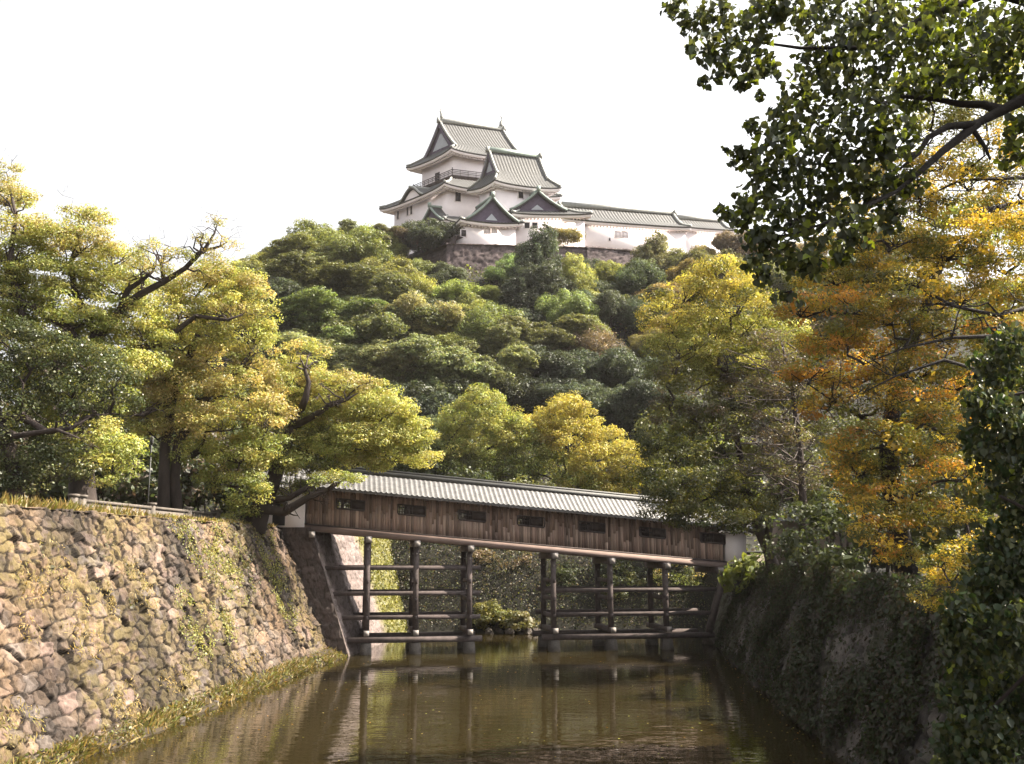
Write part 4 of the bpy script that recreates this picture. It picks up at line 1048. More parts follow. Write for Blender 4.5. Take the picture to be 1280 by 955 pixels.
# leaning tree beside the bridge
padsC = [(410, 505, 50, 20), (450, 515, 46, 22), (360, 480, 30, 18), (485, 515, 34, 22), (515, 545, 30, 22), (430, 560, 50, 20), (480, 555, 40, 22), (385, 440, 22, 14), (378, 460, 26, 14), (392, 472, 20, 12), (345, 505, 34, 26), (425, 482, 44, 18), (460, 492, 34, 18), (375, 520, 44, 24), (425, 525, 50, 24), (475, 520, 40, 26), (350, 545, 40, 26), (400, 555, 50, 22), (455, 552, 48, 24), (500, 545, 36, 26),
         (525, 565, 24, 24), (490, 575, 40, 20), (440, 582, 40, 14), (385, 585, 40, 18), (340, 580, 36, 26), (420, 600, 34, 9, -4), (355, 615, 34, 18), (320, 630, 26, 20), (300, 645, 20, 14, -1)]
palC = [YG if p[0] > 420 and p[1] > 500 else YG + TAN if p[1] < 520 else GR + YG + OL for p in padsC]
bC = gnd(at(318, 650, 51.5)[0], 51.5, ZL - .3)
tree('leaning_tree', 'yellow green tree leaning over the wall top beside the left end of the covered bridge', px_pads(padsC, 52, r=np.random.default_rng(4)), palC,
     [bC, at(328, 630, 51.5), at(340, 605, 51.6), at(352, 570, 51.8), at(365, 535, 52), at(376, 500, 52)], [.62, .5, .42, .36, .3, .2], 304,
     limbs=[([at(376, 512, 51), at(382, 498, 50.5), at(386, 478, 50.5), at(381, 462, 50.5), at(385, 446, 50.5)], [.22, .2, .14, .1, .05]),
            ([at(365, 535, 52), at(395, 518, 51), at(415, 505, 50.5), at(432, 500, 50.5), at(450, 490, 50.5)], [.2, .17, .14, .1, .05]),
            ([at(328, 636, 51), at(355, 640, 50.5), at(385, 622, 50), at(410, 612, 50), at(438, 595, 50)], [.3, .24, .18, .12, .05]),
            ([at(332, 628, 51), at(362, 622, 50.5), at(392, 605, 50.2), at(415, 585, 50.2)], [.22, .17, .12, .05]),
            ([at(352, 570, 51.8), at(320, 540, 51.5), at(300, 520, 51.5)], [.2, .14, .06])],
     pr=.58, per=130, ls=.11, flat_=.45, up=.8, dens=.95, lo=-.35, limb_r=.13)
# dark wood behind the left bank trees
def bush(name, label, cat, pads, pals, seed, zb, group=None, pr=.6, per=44, ls=.2, mat=None, dens=.75, core=.3, stems=5, **kw):
    r = np.random.default_rng(seed); c = np.mean([p[:2] for p in pads], 0); base = np.array([c[0], c[1], zb])
    root = thing(name, label, cat, group, tuple(base)); loc = [(p[0] - base[0], p[1] - base[1], p[2] - base[2], *p[3:]) for p in pads]
    link(bpy.data.objects.new('foliage', crown_mesh('foliage', r, loc, pals, pr=pr, per=per, ls=ls, mat=mat, dens=dens, core=core, **kw)), root)
    mb = MB()
    for k in range(stems):
        p = loc[k % len(loc)]
        mb.tube(curve((p[0] * .3, p[1] * .3, -.1), (p[0], p[1], max(.3, p[2])), .1, 5, r), np.linspace(.08, .03, 5), 5)
    mb.build('stem', M_bark, root)
    return root
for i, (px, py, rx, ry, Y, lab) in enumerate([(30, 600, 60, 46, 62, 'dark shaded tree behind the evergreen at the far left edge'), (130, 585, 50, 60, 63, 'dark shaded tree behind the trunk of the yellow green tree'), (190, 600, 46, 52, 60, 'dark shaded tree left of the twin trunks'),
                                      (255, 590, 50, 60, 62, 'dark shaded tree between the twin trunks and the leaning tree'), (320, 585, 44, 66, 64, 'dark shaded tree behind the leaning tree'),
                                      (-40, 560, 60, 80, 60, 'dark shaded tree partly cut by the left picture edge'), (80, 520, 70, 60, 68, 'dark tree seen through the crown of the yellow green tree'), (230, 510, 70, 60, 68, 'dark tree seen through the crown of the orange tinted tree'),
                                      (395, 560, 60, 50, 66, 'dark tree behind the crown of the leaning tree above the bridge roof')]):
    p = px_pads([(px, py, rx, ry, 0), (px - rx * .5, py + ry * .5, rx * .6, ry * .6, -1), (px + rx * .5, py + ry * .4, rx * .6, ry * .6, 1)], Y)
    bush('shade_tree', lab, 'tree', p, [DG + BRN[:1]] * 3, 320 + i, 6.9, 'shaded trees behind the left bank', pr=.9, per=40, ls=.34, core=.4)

# ------------------------------------------------------------------ yellow trees beyond the bridge
padsY1 = [(600, 505, 28, 22), (575, 525, 30, 24), (618, 530, 36, 26), (560, 555, 28, 26), (600, 560, 40, 30), (640, 545, 34, 26), (590, 595, 44, 26), (640, 590, 36, 26), (552, 590, 26, 24)]
padsY2 = [(712, 508, 24, 16), (695, 525, 32, 22), (728, 525, 22, 18), (670, 540, 34, 24), (710, 552, 36, 28), (660, 575, 34, 26), (700, 590, 42, 26)]
padsY3 = [(760, 555, 26, 22), (785, 575, 26, 24), (745, 580, 34, 24), (790, 605, 26, 22), (755, 610, 40, 22), (725, 610, 34, 20)]
YY = [(.36, .315, .072), (.38, .32, .075), (.30, .275, .066)]
def ytree(lab, pads, Y, seed, pal):
    p = px_pads(pads, Y, r=np.random.default_rng(seed)); cx = np.mean([q[0] for q in p]); 
    zb = float(hill_h(cx, Y)) - .1
    tree('yellow_tree', lab, p, pal, [(cx, Y, zb), (cx + .1, Y, zb + 1.5), (cx - .1, Y, zb + 3), (cx, Y, zb + 4.5)], [.3, .26, .22, .16], seed, group='yellow trees beyond the bridge', pr=.62, per=110, ls=.14, flat_=.6, up=.7, dens=.95, lo=-.45, core=.25)
ytree('yellow green tree with rounded top beyond the bridge, left of the other two yellow trees', padsY1, 80, 331, [YG + GR if p[1] < 580 else GR + OL for p in padsY1])
ytree('bright yellow tree between the two other yellow trees beyond the bridge', padsY2, 81, 332, [YY if p[1] < 560 else GR + YG for p in padsY2])
ytree('golden yellow tree beyond the right half of the bridge roof, lowest of its row', padsY3, 79, 333, [YY if p[1] < 600 else YY + GR for p in padsY3])
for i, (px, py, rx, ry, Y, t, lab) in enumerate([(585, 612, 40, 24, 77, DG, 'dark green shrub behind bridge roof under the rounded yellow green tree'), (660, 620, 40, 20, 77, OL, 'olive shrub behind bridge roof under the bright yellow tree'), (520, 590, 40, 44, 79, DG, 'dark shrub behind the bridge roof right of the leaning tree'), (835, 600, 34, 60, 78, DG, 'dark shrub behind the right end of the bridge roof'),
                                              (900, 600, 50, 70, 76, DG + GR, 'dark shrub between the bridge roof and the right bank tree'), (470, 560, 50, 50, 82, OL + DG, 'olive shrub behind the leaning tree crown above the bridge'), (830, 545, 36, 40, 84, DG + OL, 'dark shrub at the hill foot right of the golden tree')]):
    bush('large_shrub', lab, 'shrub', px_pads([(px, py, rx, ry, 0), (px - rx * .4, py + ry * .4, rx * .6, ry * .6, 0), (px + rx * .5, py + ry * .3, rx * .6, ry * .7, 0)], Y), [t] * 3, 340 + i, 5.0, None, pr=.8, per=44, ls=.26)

# far bank under the bridge
def fbush(lab, pads, Y, pal, seed, **kw): bush('bank_shrub', lab, 'shrub', px_pads(pads, Y, r=np.random.default_rng(seed), dy=.5), [pal] * len(pads), seed, kw.pop('zb', .3), None, **{**dict(pr=.5, per=90, ls=.12), **kw})
fbush('sunlit light green shrub at the water edge seen through the bridge opening', [(612, 770, 18, 16), (600, 778, 14, 12), (628, 776, 14, 12)], 71.5, [(.15, .14, .04), (.12, .125, .035)], 361, pr=.4, per=50, ls=.16, dens=.9)
fbush('smaller pale green shrub at the water edge right of the light green shrub', [(650, 778, 18, 12), (662, 782, 10, 8)], 71, [(.15, .135, .06), (.11, .11, .04)], 362, pr=.35, per=46, ls=.14, dens=.9)
fbush('dry brown bush above the light green shrubs, framed by the bridge opening', [(640, 712, 36, 28), (615, 735, 26, 24), (665, 735, 20, 26), (600, 705, 20, 22)], 74.5, [(.17, .125, .085), (.13, .10, .06), (.12, .11, .05)], 363, pr=.5, per=44, ls=.15, zb=3)
fbush('dark shrub behind the left bridge trestle', [(520, 740, 36, 30), (555, 735, 34, 30), (575, 760, 30, 24), (500, 765, 20, 22)], 74.5, DG + BRN, 364, zb=2)
fbush('brown leafed shrub just under the bridge floor between the trestles at left', [(500, 705, 24, 14), (560, 700, 30, 12)], 76.5, BRN + DG, 369, zb=4.5)
fbush('dark shrub behind the right bridge trestle at left', [(710, 735, 34, 36), (690, 765, 24, 22), (735, 760, 30, 26)], 74, DG, 365, zb=2)
fbush('dark shrub behind the middle of the right bridge trestle', [(775, 730, 34, 32), (800, 755, 34, 26), (765, 765, 24, 20)], 74, DG + OL[:1], 366, zb=2)
fbush('green shrub behind the right bridge trestle near the right wall', [(840, 725, 30, 26), (870, 735, 28, 30), (850, 765, 30, 22)], 73.5, DG + GR + TAN[:1], 367, zb=2)
fbush('pale sunlit shrub just under the bridge floor near its right end', [(800, 712, 26, 8), (850, 715, 30, 9), (760, 705, 22, 8)], 77, GR + TAN, 368, zb=4)
# old stone revetment behind
RVW = Wall((-9.6, 75.2), (-3.0, 75.6), 3.6, 6.0, .3, (0, -1))
V_, F_, C_ = RVW.mesh(.08, .9, .5, 77, .12, lambda w, U, V, i_, e_, a, b: np.broadcast_to(np.array([.17, .145, .13]), U.shape + (3,)) * (.6 + .7 * b)[..., None])
tag(link(bpy.data.objects.new('low_stone_wall', quad_mesh('low_stone_wall', V_, F_, M_stone, C_))), 'low grey stone wall on the far bank behind the left bridge trestle', 'stone wall')

# ------------------------------------------------------------------ right bank trees
padsR = [(930, 655, 26, 14, -3.5), (945, 640, 30, 16, -2), (835, 632, 34, 22, -3), (875, 648, 36, 18, -3), (815, 590, 26, 24, -2), (912, 640, 30, 18, -3), (850, 610, 40, 24, -3), (900, 600, 40, 26, -2), (980, 430, 44, 30), (1000, 470, 40, 30), (1020, 590, 40, 30), (825, 560, 30, 22), (840, 470, 34, 20), (900, 345, 46, 22), (860, 370, 46, 24), (925, 375, 44, 26), (835, 398, 34, 22), (885, 410, 52, 26), (945, 415, 44, 28), (850, 435, 44, 24), (910, 450, 52, 28), (965, 455, 40, 30),
         (870, 480, 46, 26), (935, 495, 50, 28), (985, 500, 40, 30), (845, 520, 36, 24), (895, 530, 50, 28), (955, 540, 46, 28), (1010, 545, 36, 30), (860, 565, 42, 28), (915, 580, 50, 28), (975, 585, 46, 30), (840, 605, 30, 26), (885, 615, 44, 26), (935, 622, 36, 20), (1000, 630, 40, 28), (860, 640, 26, 20)]
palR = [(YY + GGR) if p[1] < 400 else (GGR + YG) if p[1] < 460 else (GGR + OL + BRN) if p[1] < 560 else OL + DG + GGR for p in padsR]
bR = gnd(at(968, 716, 50)[0], 50, ZR - .2)
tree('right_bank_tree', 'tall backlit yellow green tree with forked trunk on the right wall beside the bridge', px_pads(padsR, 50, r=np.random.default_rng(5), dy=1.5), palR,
     [bR, at(962, 690, 50), at(950, 665, 50), at(940, 640, 50), at(930, 600, 50.2), at(920, 540, 50.5), at(910, 470, 50.5)], [.36, .32, .27, .22, .2, .16, .1], 305,
     limbs=[([at(958, 680, 50), at(962, 655, 49.7), at(968, 632, 49.5), at(985, 590, 49.5), at(990, 540, 49.5)], [.22, .18, .16, .12, .06]),
            ([at(950, 668, 50), at(928, 660, 49.5), at(905, 655, 49)], [.12, .09, .04]),
            ([at(940, 640, 50), at(912, 622, 49.5), at(880, 600, 49.2), at(850, 590, 49)], [.15, .12, .09, .04]),
            ([at(930, 600, 50.2), at(900, 560, 50), at(870, 530, 50), at(840, 520, 50)], [.14, .11, .08, .04])],
     pr=.58, per=135, ls=.105, mat=M_back, flat_=.5, up=.6, dens=1.05, lo=-.5, limb_r=.12, core=.2, v_p=.26)
# bare greyish twigs hanging in it
tw = MB(); rt_ = np.random.default_rng(12)
root = thing('brown_tree', 'thin brown leafed tree with tangled bare twigs between yellow green and orange trees', 'tree', loc=(at(1000, 700, 46)[0], 46, ZR - .1))
o0 = np.array(root.location)
tw.tube([np.zeros(3), at(1005, 640, 46) - o0, at(1000, 560, 46) - o0, at(990, 480, 46) - o0, at(975, 420, 46) - o0], [.24, .2, .16, .11, .04], 7); tw.build('trunk', M_bark, root)
tw = MB()
for k in range(60):
    p = at(rt_.uniform(975, 1010), rt_.uniform(430, 620), 46 + rt_.uniform(-1, 1)) - o0; q = p + np.array([rt_.uniform(-3.6, 1.6), rt_.uniform(-1.5, 1.5), rt_.uniform(-.6, 1.6)])
    c_ = curve(p, q, .08, 6, rt_, .15); tw.tube(c_, np.linspace(.045, .01, 6), 4)
    for m in range(3):
        a_ = c_[rt_.integers(2, 6)]; tw.tube(curve(a_, a_ + rt_.normal(size=3) * [.8, .5, .4], .05, 4, rt_, .2), np.linspace(.02, .007, 4), 3)
tw.build('twigs', M_twig, root)['kind'] = 'stuff'
bp_ = px_pads([(985, 460, 34, 22), (960, 430, 30, 18), (1000, 500, 34, 24), (950, 490, 34, 20), (985, 550, 34, 24), (1010, 600, 26, 24), (960, 590, 30, 22)], 46, r=rt_)
bp_ = [(*(np.array(p[:3]) - o0), *p[3:]) for p in bp_]
link(bpy.data.objects.new('crown', crown_mesh('crown', rt_, bp_, [BRN + [(.12, .095, .06), (.10, .10, .035)]] * 7, pr=.5, per=60, ls=.10, mat=M_back, dens=.7, flat_=.5)), root)

padsM = [(1290, 130, 46, 26), (1230, 140, 46, 22), (1170, 160, 44, 22), (1120, 215, 44, 24), (1080, 255, 44, 24), (1060, 310, 44, 24), (1030, 350, 44, 26), (1000, 390, 34, 22), (1290, 60, 46, 30), (1220, 85, 46, 24), (1150, 110, 44, 22), (1290, 215, 40, 26), (1180, 205, 40, 20), (1300, 300, 40, 30), (1310, 370, 40, 30), (1290, 480, 40, 30), (1300, 560, 40, 30), (1240, 180, 40, 18), (1210, 232, 60, 24), (1265, 262, 44, 26), (1150, 262, 44, 20), (1230, 290, 60, 26), (1120, 300, 44, 22), (1175, 320, 56, 26), (1255, 335, 50, 26), (1085, 345, 40, 22), (1135, 360, 52, 24), (1215, 375, 58, 26), (1060, 385, 40, 24), (1110, 400, 50, 24), (1180, 420, 56, 26), (1260, 420, 40, 28),
         (1040, 430, 42, 24), (1090, 440, 48, 24), (1150, 465, 52, 24), (1015, 470, 34, 20), (1065, 478, 46, 24), (1120, 500, 48, 24), (1195, 480, 44, 26), (1035, 510, 34, 18), (1170, 530, 46, 24), (1225, 540, 40, 26), (1100, 545, 44, 22), (1055, 570, 30, 22), (1140, 575, 52, 26), (1080, 600, 40, 24), (1200, 595, 46, 24), (1120, 625, 52, 24), (1060, 625, 26, 16), (1165, 650, 46, 22), (1095, 665, 34, 22), (1125, 695, 26, 16)]
palM = [(GGR + YG) if p[1] < 170 else (GOLD + GGR) if (p[1] < 380) else (ORG + GOLD + GGR) if p[0] < 1100 and p[1] < 560 else (GOLD + GGR + GGR + ORG[:1]) for p in padsM]
bM_ = gnd(12.6, 31, ZR - .2)
tree('maple_tree', 'large orange and gold maple leaning over the moat on the right bank', px_pads(padsM, 29.5, r=np.random.default_rng(6), dy=1.6), palM,
     [bM_, bM_ + [-.3, 0, 2], at(1110, 560, 30.5), at(1120, 480, 30.5), at(1150, 400, 30.3), at(1180, 320, 30)], [.4, .34, .28, .24, .18, .1], 306, lscale=.65, bark=M_nbark,
     limbs=[([at(1112, 545, 30.5), at(1075, 520, 29.5), at(1040, 500, 29), at(1010, 480, 28.8)], [.15, .11, .07, .03]),
            ([at(1330, 250, 30), at(1280, 252, 29.5), at(1230, 262, 29), at(1170, 285, 28.6), at(1110, 315, 28.4)], [.14, .12, .09, .06, .03]),
            ([at(1330, 430, 28), at(1250, 420, 28), at(1190, 422, 28), at(1130, 435, 28), at(1080, 455, 28)], [.13, .11, .08, .05, .02]),
            ([at(1330, 370, 28.5), at(1250, 395, 28.5), at(1190, 382, 28.4), at(1150, 360, 28.4), at(1110, 345, 28.4)], [.13, .1, .08, .05, .02]),
            ([at(1250, 470, 27.5), at(1180, 450, 27.5), at(1120, 470, 27.5), at(1080, 490, 27.5)], [.1, .08, .05, .02]),
            ([at(1280, 222, 30), at(1200, 225, 30), at(1150, 250, 29.8)], [.1, .07, .03])],
     pr=.44, per=115, ls=.082, mat=M_back, flat_=.42, up=.7, dens=1.15, lo=-.5, limb_r=.05, twigs=6, aspect=.55, core=.3, v_p=.34)
padsS = [(1160, 745, 16, 10), (1185, 725, 26, 13), (1210, 705, 28, 14), (1235, 680, 28, 14), (1180, 760, 18, 10), (1220, 735, 24, 12), (1245, 715, 22, 14), (1200, 690, 22, 10), (1260, 650, 26, 16), (1172, 705, 14, 9)]
bS = gnd(11.4, 22, ZR - .2)
tree('young_maple', 'small golden green maple branch drooping down the right wall below the large maple', px_pads(padsS, 21, r=np.random.default_rng(8), dy=.6), [GOLD + GGR + GGR] * len(padsS),
     [bS, bS + [-.2, 0, .8], at(1262, 630, 21.5), at(1235, 655, 21.2), at(1215, 690, 21), at(1190, 730, 20.8)], [.12, .10, .07, .05, .035, .015], 307, pr=.28, per=80, ls=.065, mat=M_back, flat_=.5, dens=1.2, limb_r=.03)
# dark hedge and bushes on top of the right wall
for i, (pads, Y, pal, lab) in enumerate([([(1010, 660, 40, 36), (1050, 650, 40, 40), (985, 690, 24, 22)], 42, DG, 'dark hedge on the right wall behind the orange maple'),
        ([(1085, 660, 40, 44), (1125, 640, 40, 44), (1060, 705, 30, 16), (1085, 700, 36, 18), (1125, 695, 40, 20), (1160, 700, 40, 20), (1030, 700, 34, 18)], 37, DG, 'dark shaded bush under the large orange maple on the right wall'),
        ([(930, 712, 16, 11), (915, 722, 12, 10), (945, 708, 14, 9)], 54.5, [(.13, .15, .03), (.10, .13, .025)], 'bright green low shrub on the wall corner at the right bridge end'),
        ([(1300, 560, 50, 60), (1300, 660, 50, 50), (1210, 640, 40, 30), (1250, 600, 44, 40), (1170, 680, 34, 26)], 31, DG + GGR[:1], 'dark green bush behind the drooping young maple'),
        ([(1045, 570, 60, 50), (1100, 600, 50, 50), (1010, 610, 40, 40)], 58, DG + OL, 'dark tree in shade behind the orange maple and bare tree'),
        ([(1180, 540, 60, 60), (1250, 480, 60, 60)], 44, DG + GGR, 'dark green tree behind the middle of the orange maple'),
        ([(1000, 420, 60, 50), (1060, 370, 60, 50), (1120, 330, 60, 40)], 66, OL + BRN, 'olive brown tree behind the gold maple at mid height'),
        ([(1090, 640, 60, 50), (1160, 610, 60, 60), (1230, 640, 60, 50), (1130, 690, 60, 20), (1220, 695, 60, 20), (1310, 640, 60, 50), (1400, 640, 60, 50), (1490, 640, 60, 50), (1580, 640, 60, 50)], 60, DG + OL[:1], 'dark hedge far behind the foot of the orange maple'),
        ([(1200, 300, 70, 60), (1260, 400, 60, 60), (1360, 380, 80, 80), (1470, 460, 80, 80), (1400, 540, 90, 80), (1560, 560, 80, 80)], 52, GGR + GR, 'green gold tree behind the upper maple at the right edge')]):
    bush('bank_bush', lab, 'bush', px_pads(pads, Y, r=np.random.default_rng(400 + i)), [pal] * len(pads), 400 + i, ZR - .1, pr=.6 if Y < 50 else .8, per=44, ls=.18 if Y < 50 else .24, core=.4)
hs_ = thing('plaster_house', 'brownish low plaster building half hidden behind the right bank trees', 'building', loc=(at(1015, 680, 60)[0], 60, ZR))
m = MB(); m.box((0, 0, 1.4), (4.4, 3, 2.8)); m.build('wall', surf('tan_plaster', (.14, .11, .09), .85, 2, .15), hs_)
m = MB()
for sg in (-1, 1): m.grid(np.array([[(x, sg * 2.1 * (1 - t), 2.7 + 1.1 * t + .05 * abs(math.cos(x * 9))) for x in np.linspace(-2.8, 2.8, 90)] for t in np.linspace(0, 1, 5)]))
m.build('roof', M_tile, hs_)

# ------------------------------------------------------------------ near broad-leaved tree, top right
def near_leaves(r, clusters, Y, ls, per, pal, young, dy=.7):
    pos = []; nrm = []; tang = []; col = []; twig = MB()
    for (px, py, rad, *e) in clusters:
        yy = Y + (e[0] if e else 0) + r.uniform(-dy, dy); c = at(px, py, yy); k = yy / FPX * rad
        n = int(per * (rad / 30) ** 1.6)
        d = sph(r, n) * r.uniform(.15, 1, (n, 1)) ** .6 * k * np.array([1, .9, 1]); p = c + d
        pos.append(p); nn = unit(r.normal(size=(n, 3)) * .9 + np.array([-.35, -.8, .35])); nrm.append(nn)
        tang.append(np.array([0, 0, -1.0]) + r.normal(size=(n, 3)) * .45)
        yg_ = young if px < 1120 or Y > 12 else .38
        cc = np.array([pal[i] if r.random() > yg_ else (.16, .20, .02) for i in r.integers(0, len(pal), n)]); col.append(cc * np.exp(r.normal(size=(n, 1)) * .2))  # yellow green share raised at right, backlight put into the leaf colour
        for m_ in range(4):
            j = r.integers(0, n); twig.tube(curve(c + np.array([k * .5, 0, k * .3]) * (1 + .3 * m_ / 4), p[j], .05, 5, r, .12), np.linspace(.010, .003, 5), 4)
    return np.concatenate(pos), np.concatenate(nrm), np.concatenate(tang), np.concatenate(col), twig
NL = [(.040, .050, .022), (.032, .043, .02), (.048, .055, .024), (.06, .068, .024), (.075, .085, .022)]
clN = [(842, 8, 20), (868, 30, 24), (895, 20, 30), (890, 60, 28), (925, 40, 34), (905, 88, 20), (955, 25, 34), (945, 75, 28), (985, 8, 26), (960, 85, 18), (1010, 30, 30), (1040, 10, 34),
       (925, 108, 8), (1020, 75, 34), (1060, 50, 38), (1000, 115, 34), (1050, 100, 40), (1095, 30, 40), (1100, 80, 40), (1140, 20, 40), (1145, 70, 36), (1190, 30, 40), (1240, 25, 40), (1270, 60, 36), (1200, 80, 34),
       (985, 150, 30), (1030, 150, 42), (1085, 140, 44), (1130, 125, 36), (970, 185, 34), (1015, 200, 44), (1070, 190, 46), (1120, 180, 36), (935, 200, 20), (925, 192, 12), (960, 225, 30), (1000, 245, 42), (1050, 245, 44), (1100, 235, 38),
       (940, 255, 30), (925, 272, 20), (905, 268, 10), (975, 285, 36), (1025, 290, 38), (1070, 285, 32), (950, 305, 26), (985, 325, 28), (940, 330, 14), (1010, 330, 24), (1110, 275, 24), (955, 345, 14), (985, 368, 10), (940, 160, 14), (1160, 105, 30), (1240, 90, 26), (1270, 120, 22), (1140, 230, 20), (1275, 165, 26), (1262, 195, 22), (935, 100, 16), (1055, 320, 18), (1180, 5, 34), (1230, 60, 34), (1280, 20, 34), (1160, 50, 34), (1255, 105, 24), (1200, 110, 22), (1095, 5, 30), (880, 105, 9), (865, 62, 10), (915, 205, 7), (908, 188, 6), (950, 120, 9), (898, 262, 7), (1000, 380, 6), (968, 372, 7), (1320, 30, 44), (1330, 100, 40), (1380, 60, 50), (1390, 140, 44), (1450, 20, 56), (1460, 110, 56), (1540, 50, 60), (1540, 150, 56), (1620, 0, 60), (1640, 100, 64), (1720, 40, 64), (1740, 150, 60), (1820, 80, 64), (1350, -40, 56), (1480, -60, 60), (1620, -90, 64), (1760, -50, 60), (1330, 170, 36)]
rN = np.random.default_rng(77)
pos, nrm, tg, col, twg = near_leaves(rN, clN, 9.6, .105, 112, NL, .10)
bN = np.array([12.0, 9.5, ZR - .1])
near = thing('broadleaf_tree', 'near dark tree with large heart shaped leaves overhanging the top right corner', 'tree', loc=tuple(bN))
link(bpy.data.objects.new('foliage', leaf_mesh('foliage', pos - bN, nrm, .08 * rN.uniform(.6, 1.35, len(pos)), col, M_gloss, aspect=.8, fold=.19, tang=tg, broad=True, r=rN)), near)
nb = MB(); nb.V = [v - bN for v in twg.V]; nb.F = twg.F; nb.C = twg.C; nb.n = twg.n; nb.build('twigs', M_nbark, near)['kind'] = 'stuff'
nb = MB()
A_ = lambda l: [at(x, y, Y) - bN for x, y, Y in l]
nb.tube([np.zeros(3), np.array([-.1, 0, 2.0]), np.array([-.5, 0, 4.0]), np.array([-1.5, 0, 5.2])], [.34, .28, .22, .15], 10)
nb.build('trunk', M_nbark, near, True)
for pts, rad in (([np.array([-1.45, 0, 5.1])] + A_([(1690, 60, 9.5), (1480, 70, 9.5), (1340, 100, 9.5), (1280, 124, 9.5), (1245, 142, 9.5), (1220, 155, 9.5), (1185, 158, 9.4), (1160, 172, 9.4), (1148, 192, 9.4), (1120, 215, 9.3)]), [.15, .12, .10, .075, .065, .055, .042, .038, .03, .024, .01]),
                 (A_([(1252, 138, 9.5), (1230, 131, 9.6), (1200, 130, 9.7), (1170, 124, 9.7), (1120, 120, 9.7), (1060, 130, 9.7)]), [.06, .045, .035, .028, .02, .01]),
                 (A_([(1222, 154, 9.5), (1200, 172, 9.5), (1177, 190, 9.4), (1150, 215, 9.4), (1120, 240, 9.3), (1070, 260, 9.3)]), [.055, .045, .038, .03, .02, .01]),
                 (A_([(1215, 160, 9.5), (1232, 185, 9.5), (1238, 200, 9.5)]), [.03, .02, .01]),
                 (A_([(1480, 70, 9.5), (1350, 20, 9.6), (1240, -10, 9.6), (1150, 25, 9.6), (1080, 60, 9.6), (1000, 60, 9.6), (930, 50, 9.6)]), [.09, .07, .05, .035, .028, .018, .008]),
                 (A_([(1120, 240, 9.3), (1060, 268, 9.3), (1000, 290, 9.3), (950, 300, 9.3)]), [.02, .015, .01, .005]),
                 (A_([(1148, 192, 9.4), (1090, 200, 9.4), (1030, 205, 9.4), (960, 205, 9.4)]), [.025, .018, .012, .006])):
    m = MB(); m.tube(pts, rad, 8); m.build('branch', M_nbark, near, True)
clS = [(1262, 430, 30), (1240, 465, 34), (1275, 480, 36), (1225, 505, 26), (1255, 525, 38), (1275, 570, 36), (1240, 570, 34), (1215, 545, 18), (1262, 620, 36), (1270, 670, 38), (1240, 690, 30), (1262, 730, 40), (1225, 740, 34), (1200, 760, 24), (1275, 790, 40), (1235, 795, 40), (1205, 815, 30), (1190, 790, 16), (1270, 850, 44), (1230, 855, 40), (1200, 870, 30), (1265, 910, 44), (1225, 915, 40), (1195, 925, 30), (1240, 960, 46), (1200, 965, 34), (1280, 540, 30), (1285, 700, 30), (1310, 500, 40), (1330, 580, 44), (1320, 660, 44), (1350, 740, 50), (1330, 830, 50), (1400, 640, 56), (1420, 760, 56), (1390, 560, 44)]
rS = np.random.default_rng(78)
pos, nrm, tg, col, twg = near_leaves(rS, clS, 13.6, .13, 250, NL + [(.03, .05, .016), (.026, .044, .016)], .01, .6)
bS_ = np.array([10.4, 13.8, ZR - .1])
shr = thing('broadleaf_shrub', 'dark green large leaved shrub filling the lower right edge of the view', 'shrub', loc=tuple(bS_))
link(bpy.data.objects.new('foliage', leaf_mesh('foliage', pos - bS_, nrm, .10 * rS.uniform(.6, 1.3, len(pos)), col, M_gloss, aspect=.72, fold=.17, tang=tg, broad=True, r=rS)), shr)
nb = MB(); nb.V = [v - bS_ for v in twg.V]; nb.F = twg.F; nb.C = twg.C; nb.n = twg.n; nb.build('twigs', M_bark, shr)['kind'] = 'stuff'
for k, (x, y) in enumerate(((1240, 500), (1250, 620), (1230, 780), (1225, 900))):
    m = MB(); m.tube(curve(np.array([0, 0, 0.]), at(x, y, 13.6) - bS_, .1, 7, rS, .08), np.linspace(.09, .02, 7), 7); m.build('branch', M_bark, shr, True)

# ------------------------------------------------------------------ ivy, weeds, grass on and below the walls
def wall_leaves(name, label, w, mask, n, ls, pal, seed, mat, hang=.5, thick=.12, umin=0, umax=None, aspect=.7, vmin=0.05):
    r = np.random.default_rng(seed); U = r.uniform(umin, umax or w.L, n * 3); V = r.uniform(vmin, w.S + .15, n * 3)
    keep = r.random(n * 3) < mask(U, V); U = U[keep][:n]; V = V[keep][:n]
    bump_ = np.clip(fbm(U * 1.1, V * 1.1, seed) * 1.6 - .35, .1, 1)
    p = w.pos(U, V, thick * (.6 + r.random(len(U)) * bump_ * 2.4))
    nn = unit(w.n + r.normal(size=(len(U), 3)) * .55 + np.array([0, 0, .25]))
    tg = np.array([0, 0, -hang]) + r.normal(size=(len(U), 3)) * .6
    pal = np.asarray(pal); c = pal[(np.clip(fbm(U * .8, V * .8, seed + 3) + r.normal(size=len(U)) * .16, 0, .999) * len(pal)).astype(int)] * np.exp(r.normal(size=(len(U), 1)) * .22)
    o = link(bpy.data.objects.new(name, leaf_mesh(name, p, nn, ls * r.uniform(.6, 1.4, len(U)), c, mat, aspect, tang=tg, r=r)))
    return tag(o, label, 'plants', kind='stuff')
def ell(w, lst):
    E = [(*w.hit(px, py), a, b) for px, py, a, b in lst]
    def f(U, V):
        m = np.zeros(U.shape)
        for u, v, a, b in E: m = np.maximum(m, np.clip(1.25 - (((U - u) / a) ** 2 + ((V - v) / b) ** 2), 0, 1))
        return m * smooth(.34, .56, fbm(U * 1.6, V * 1.6, 91))
    return f
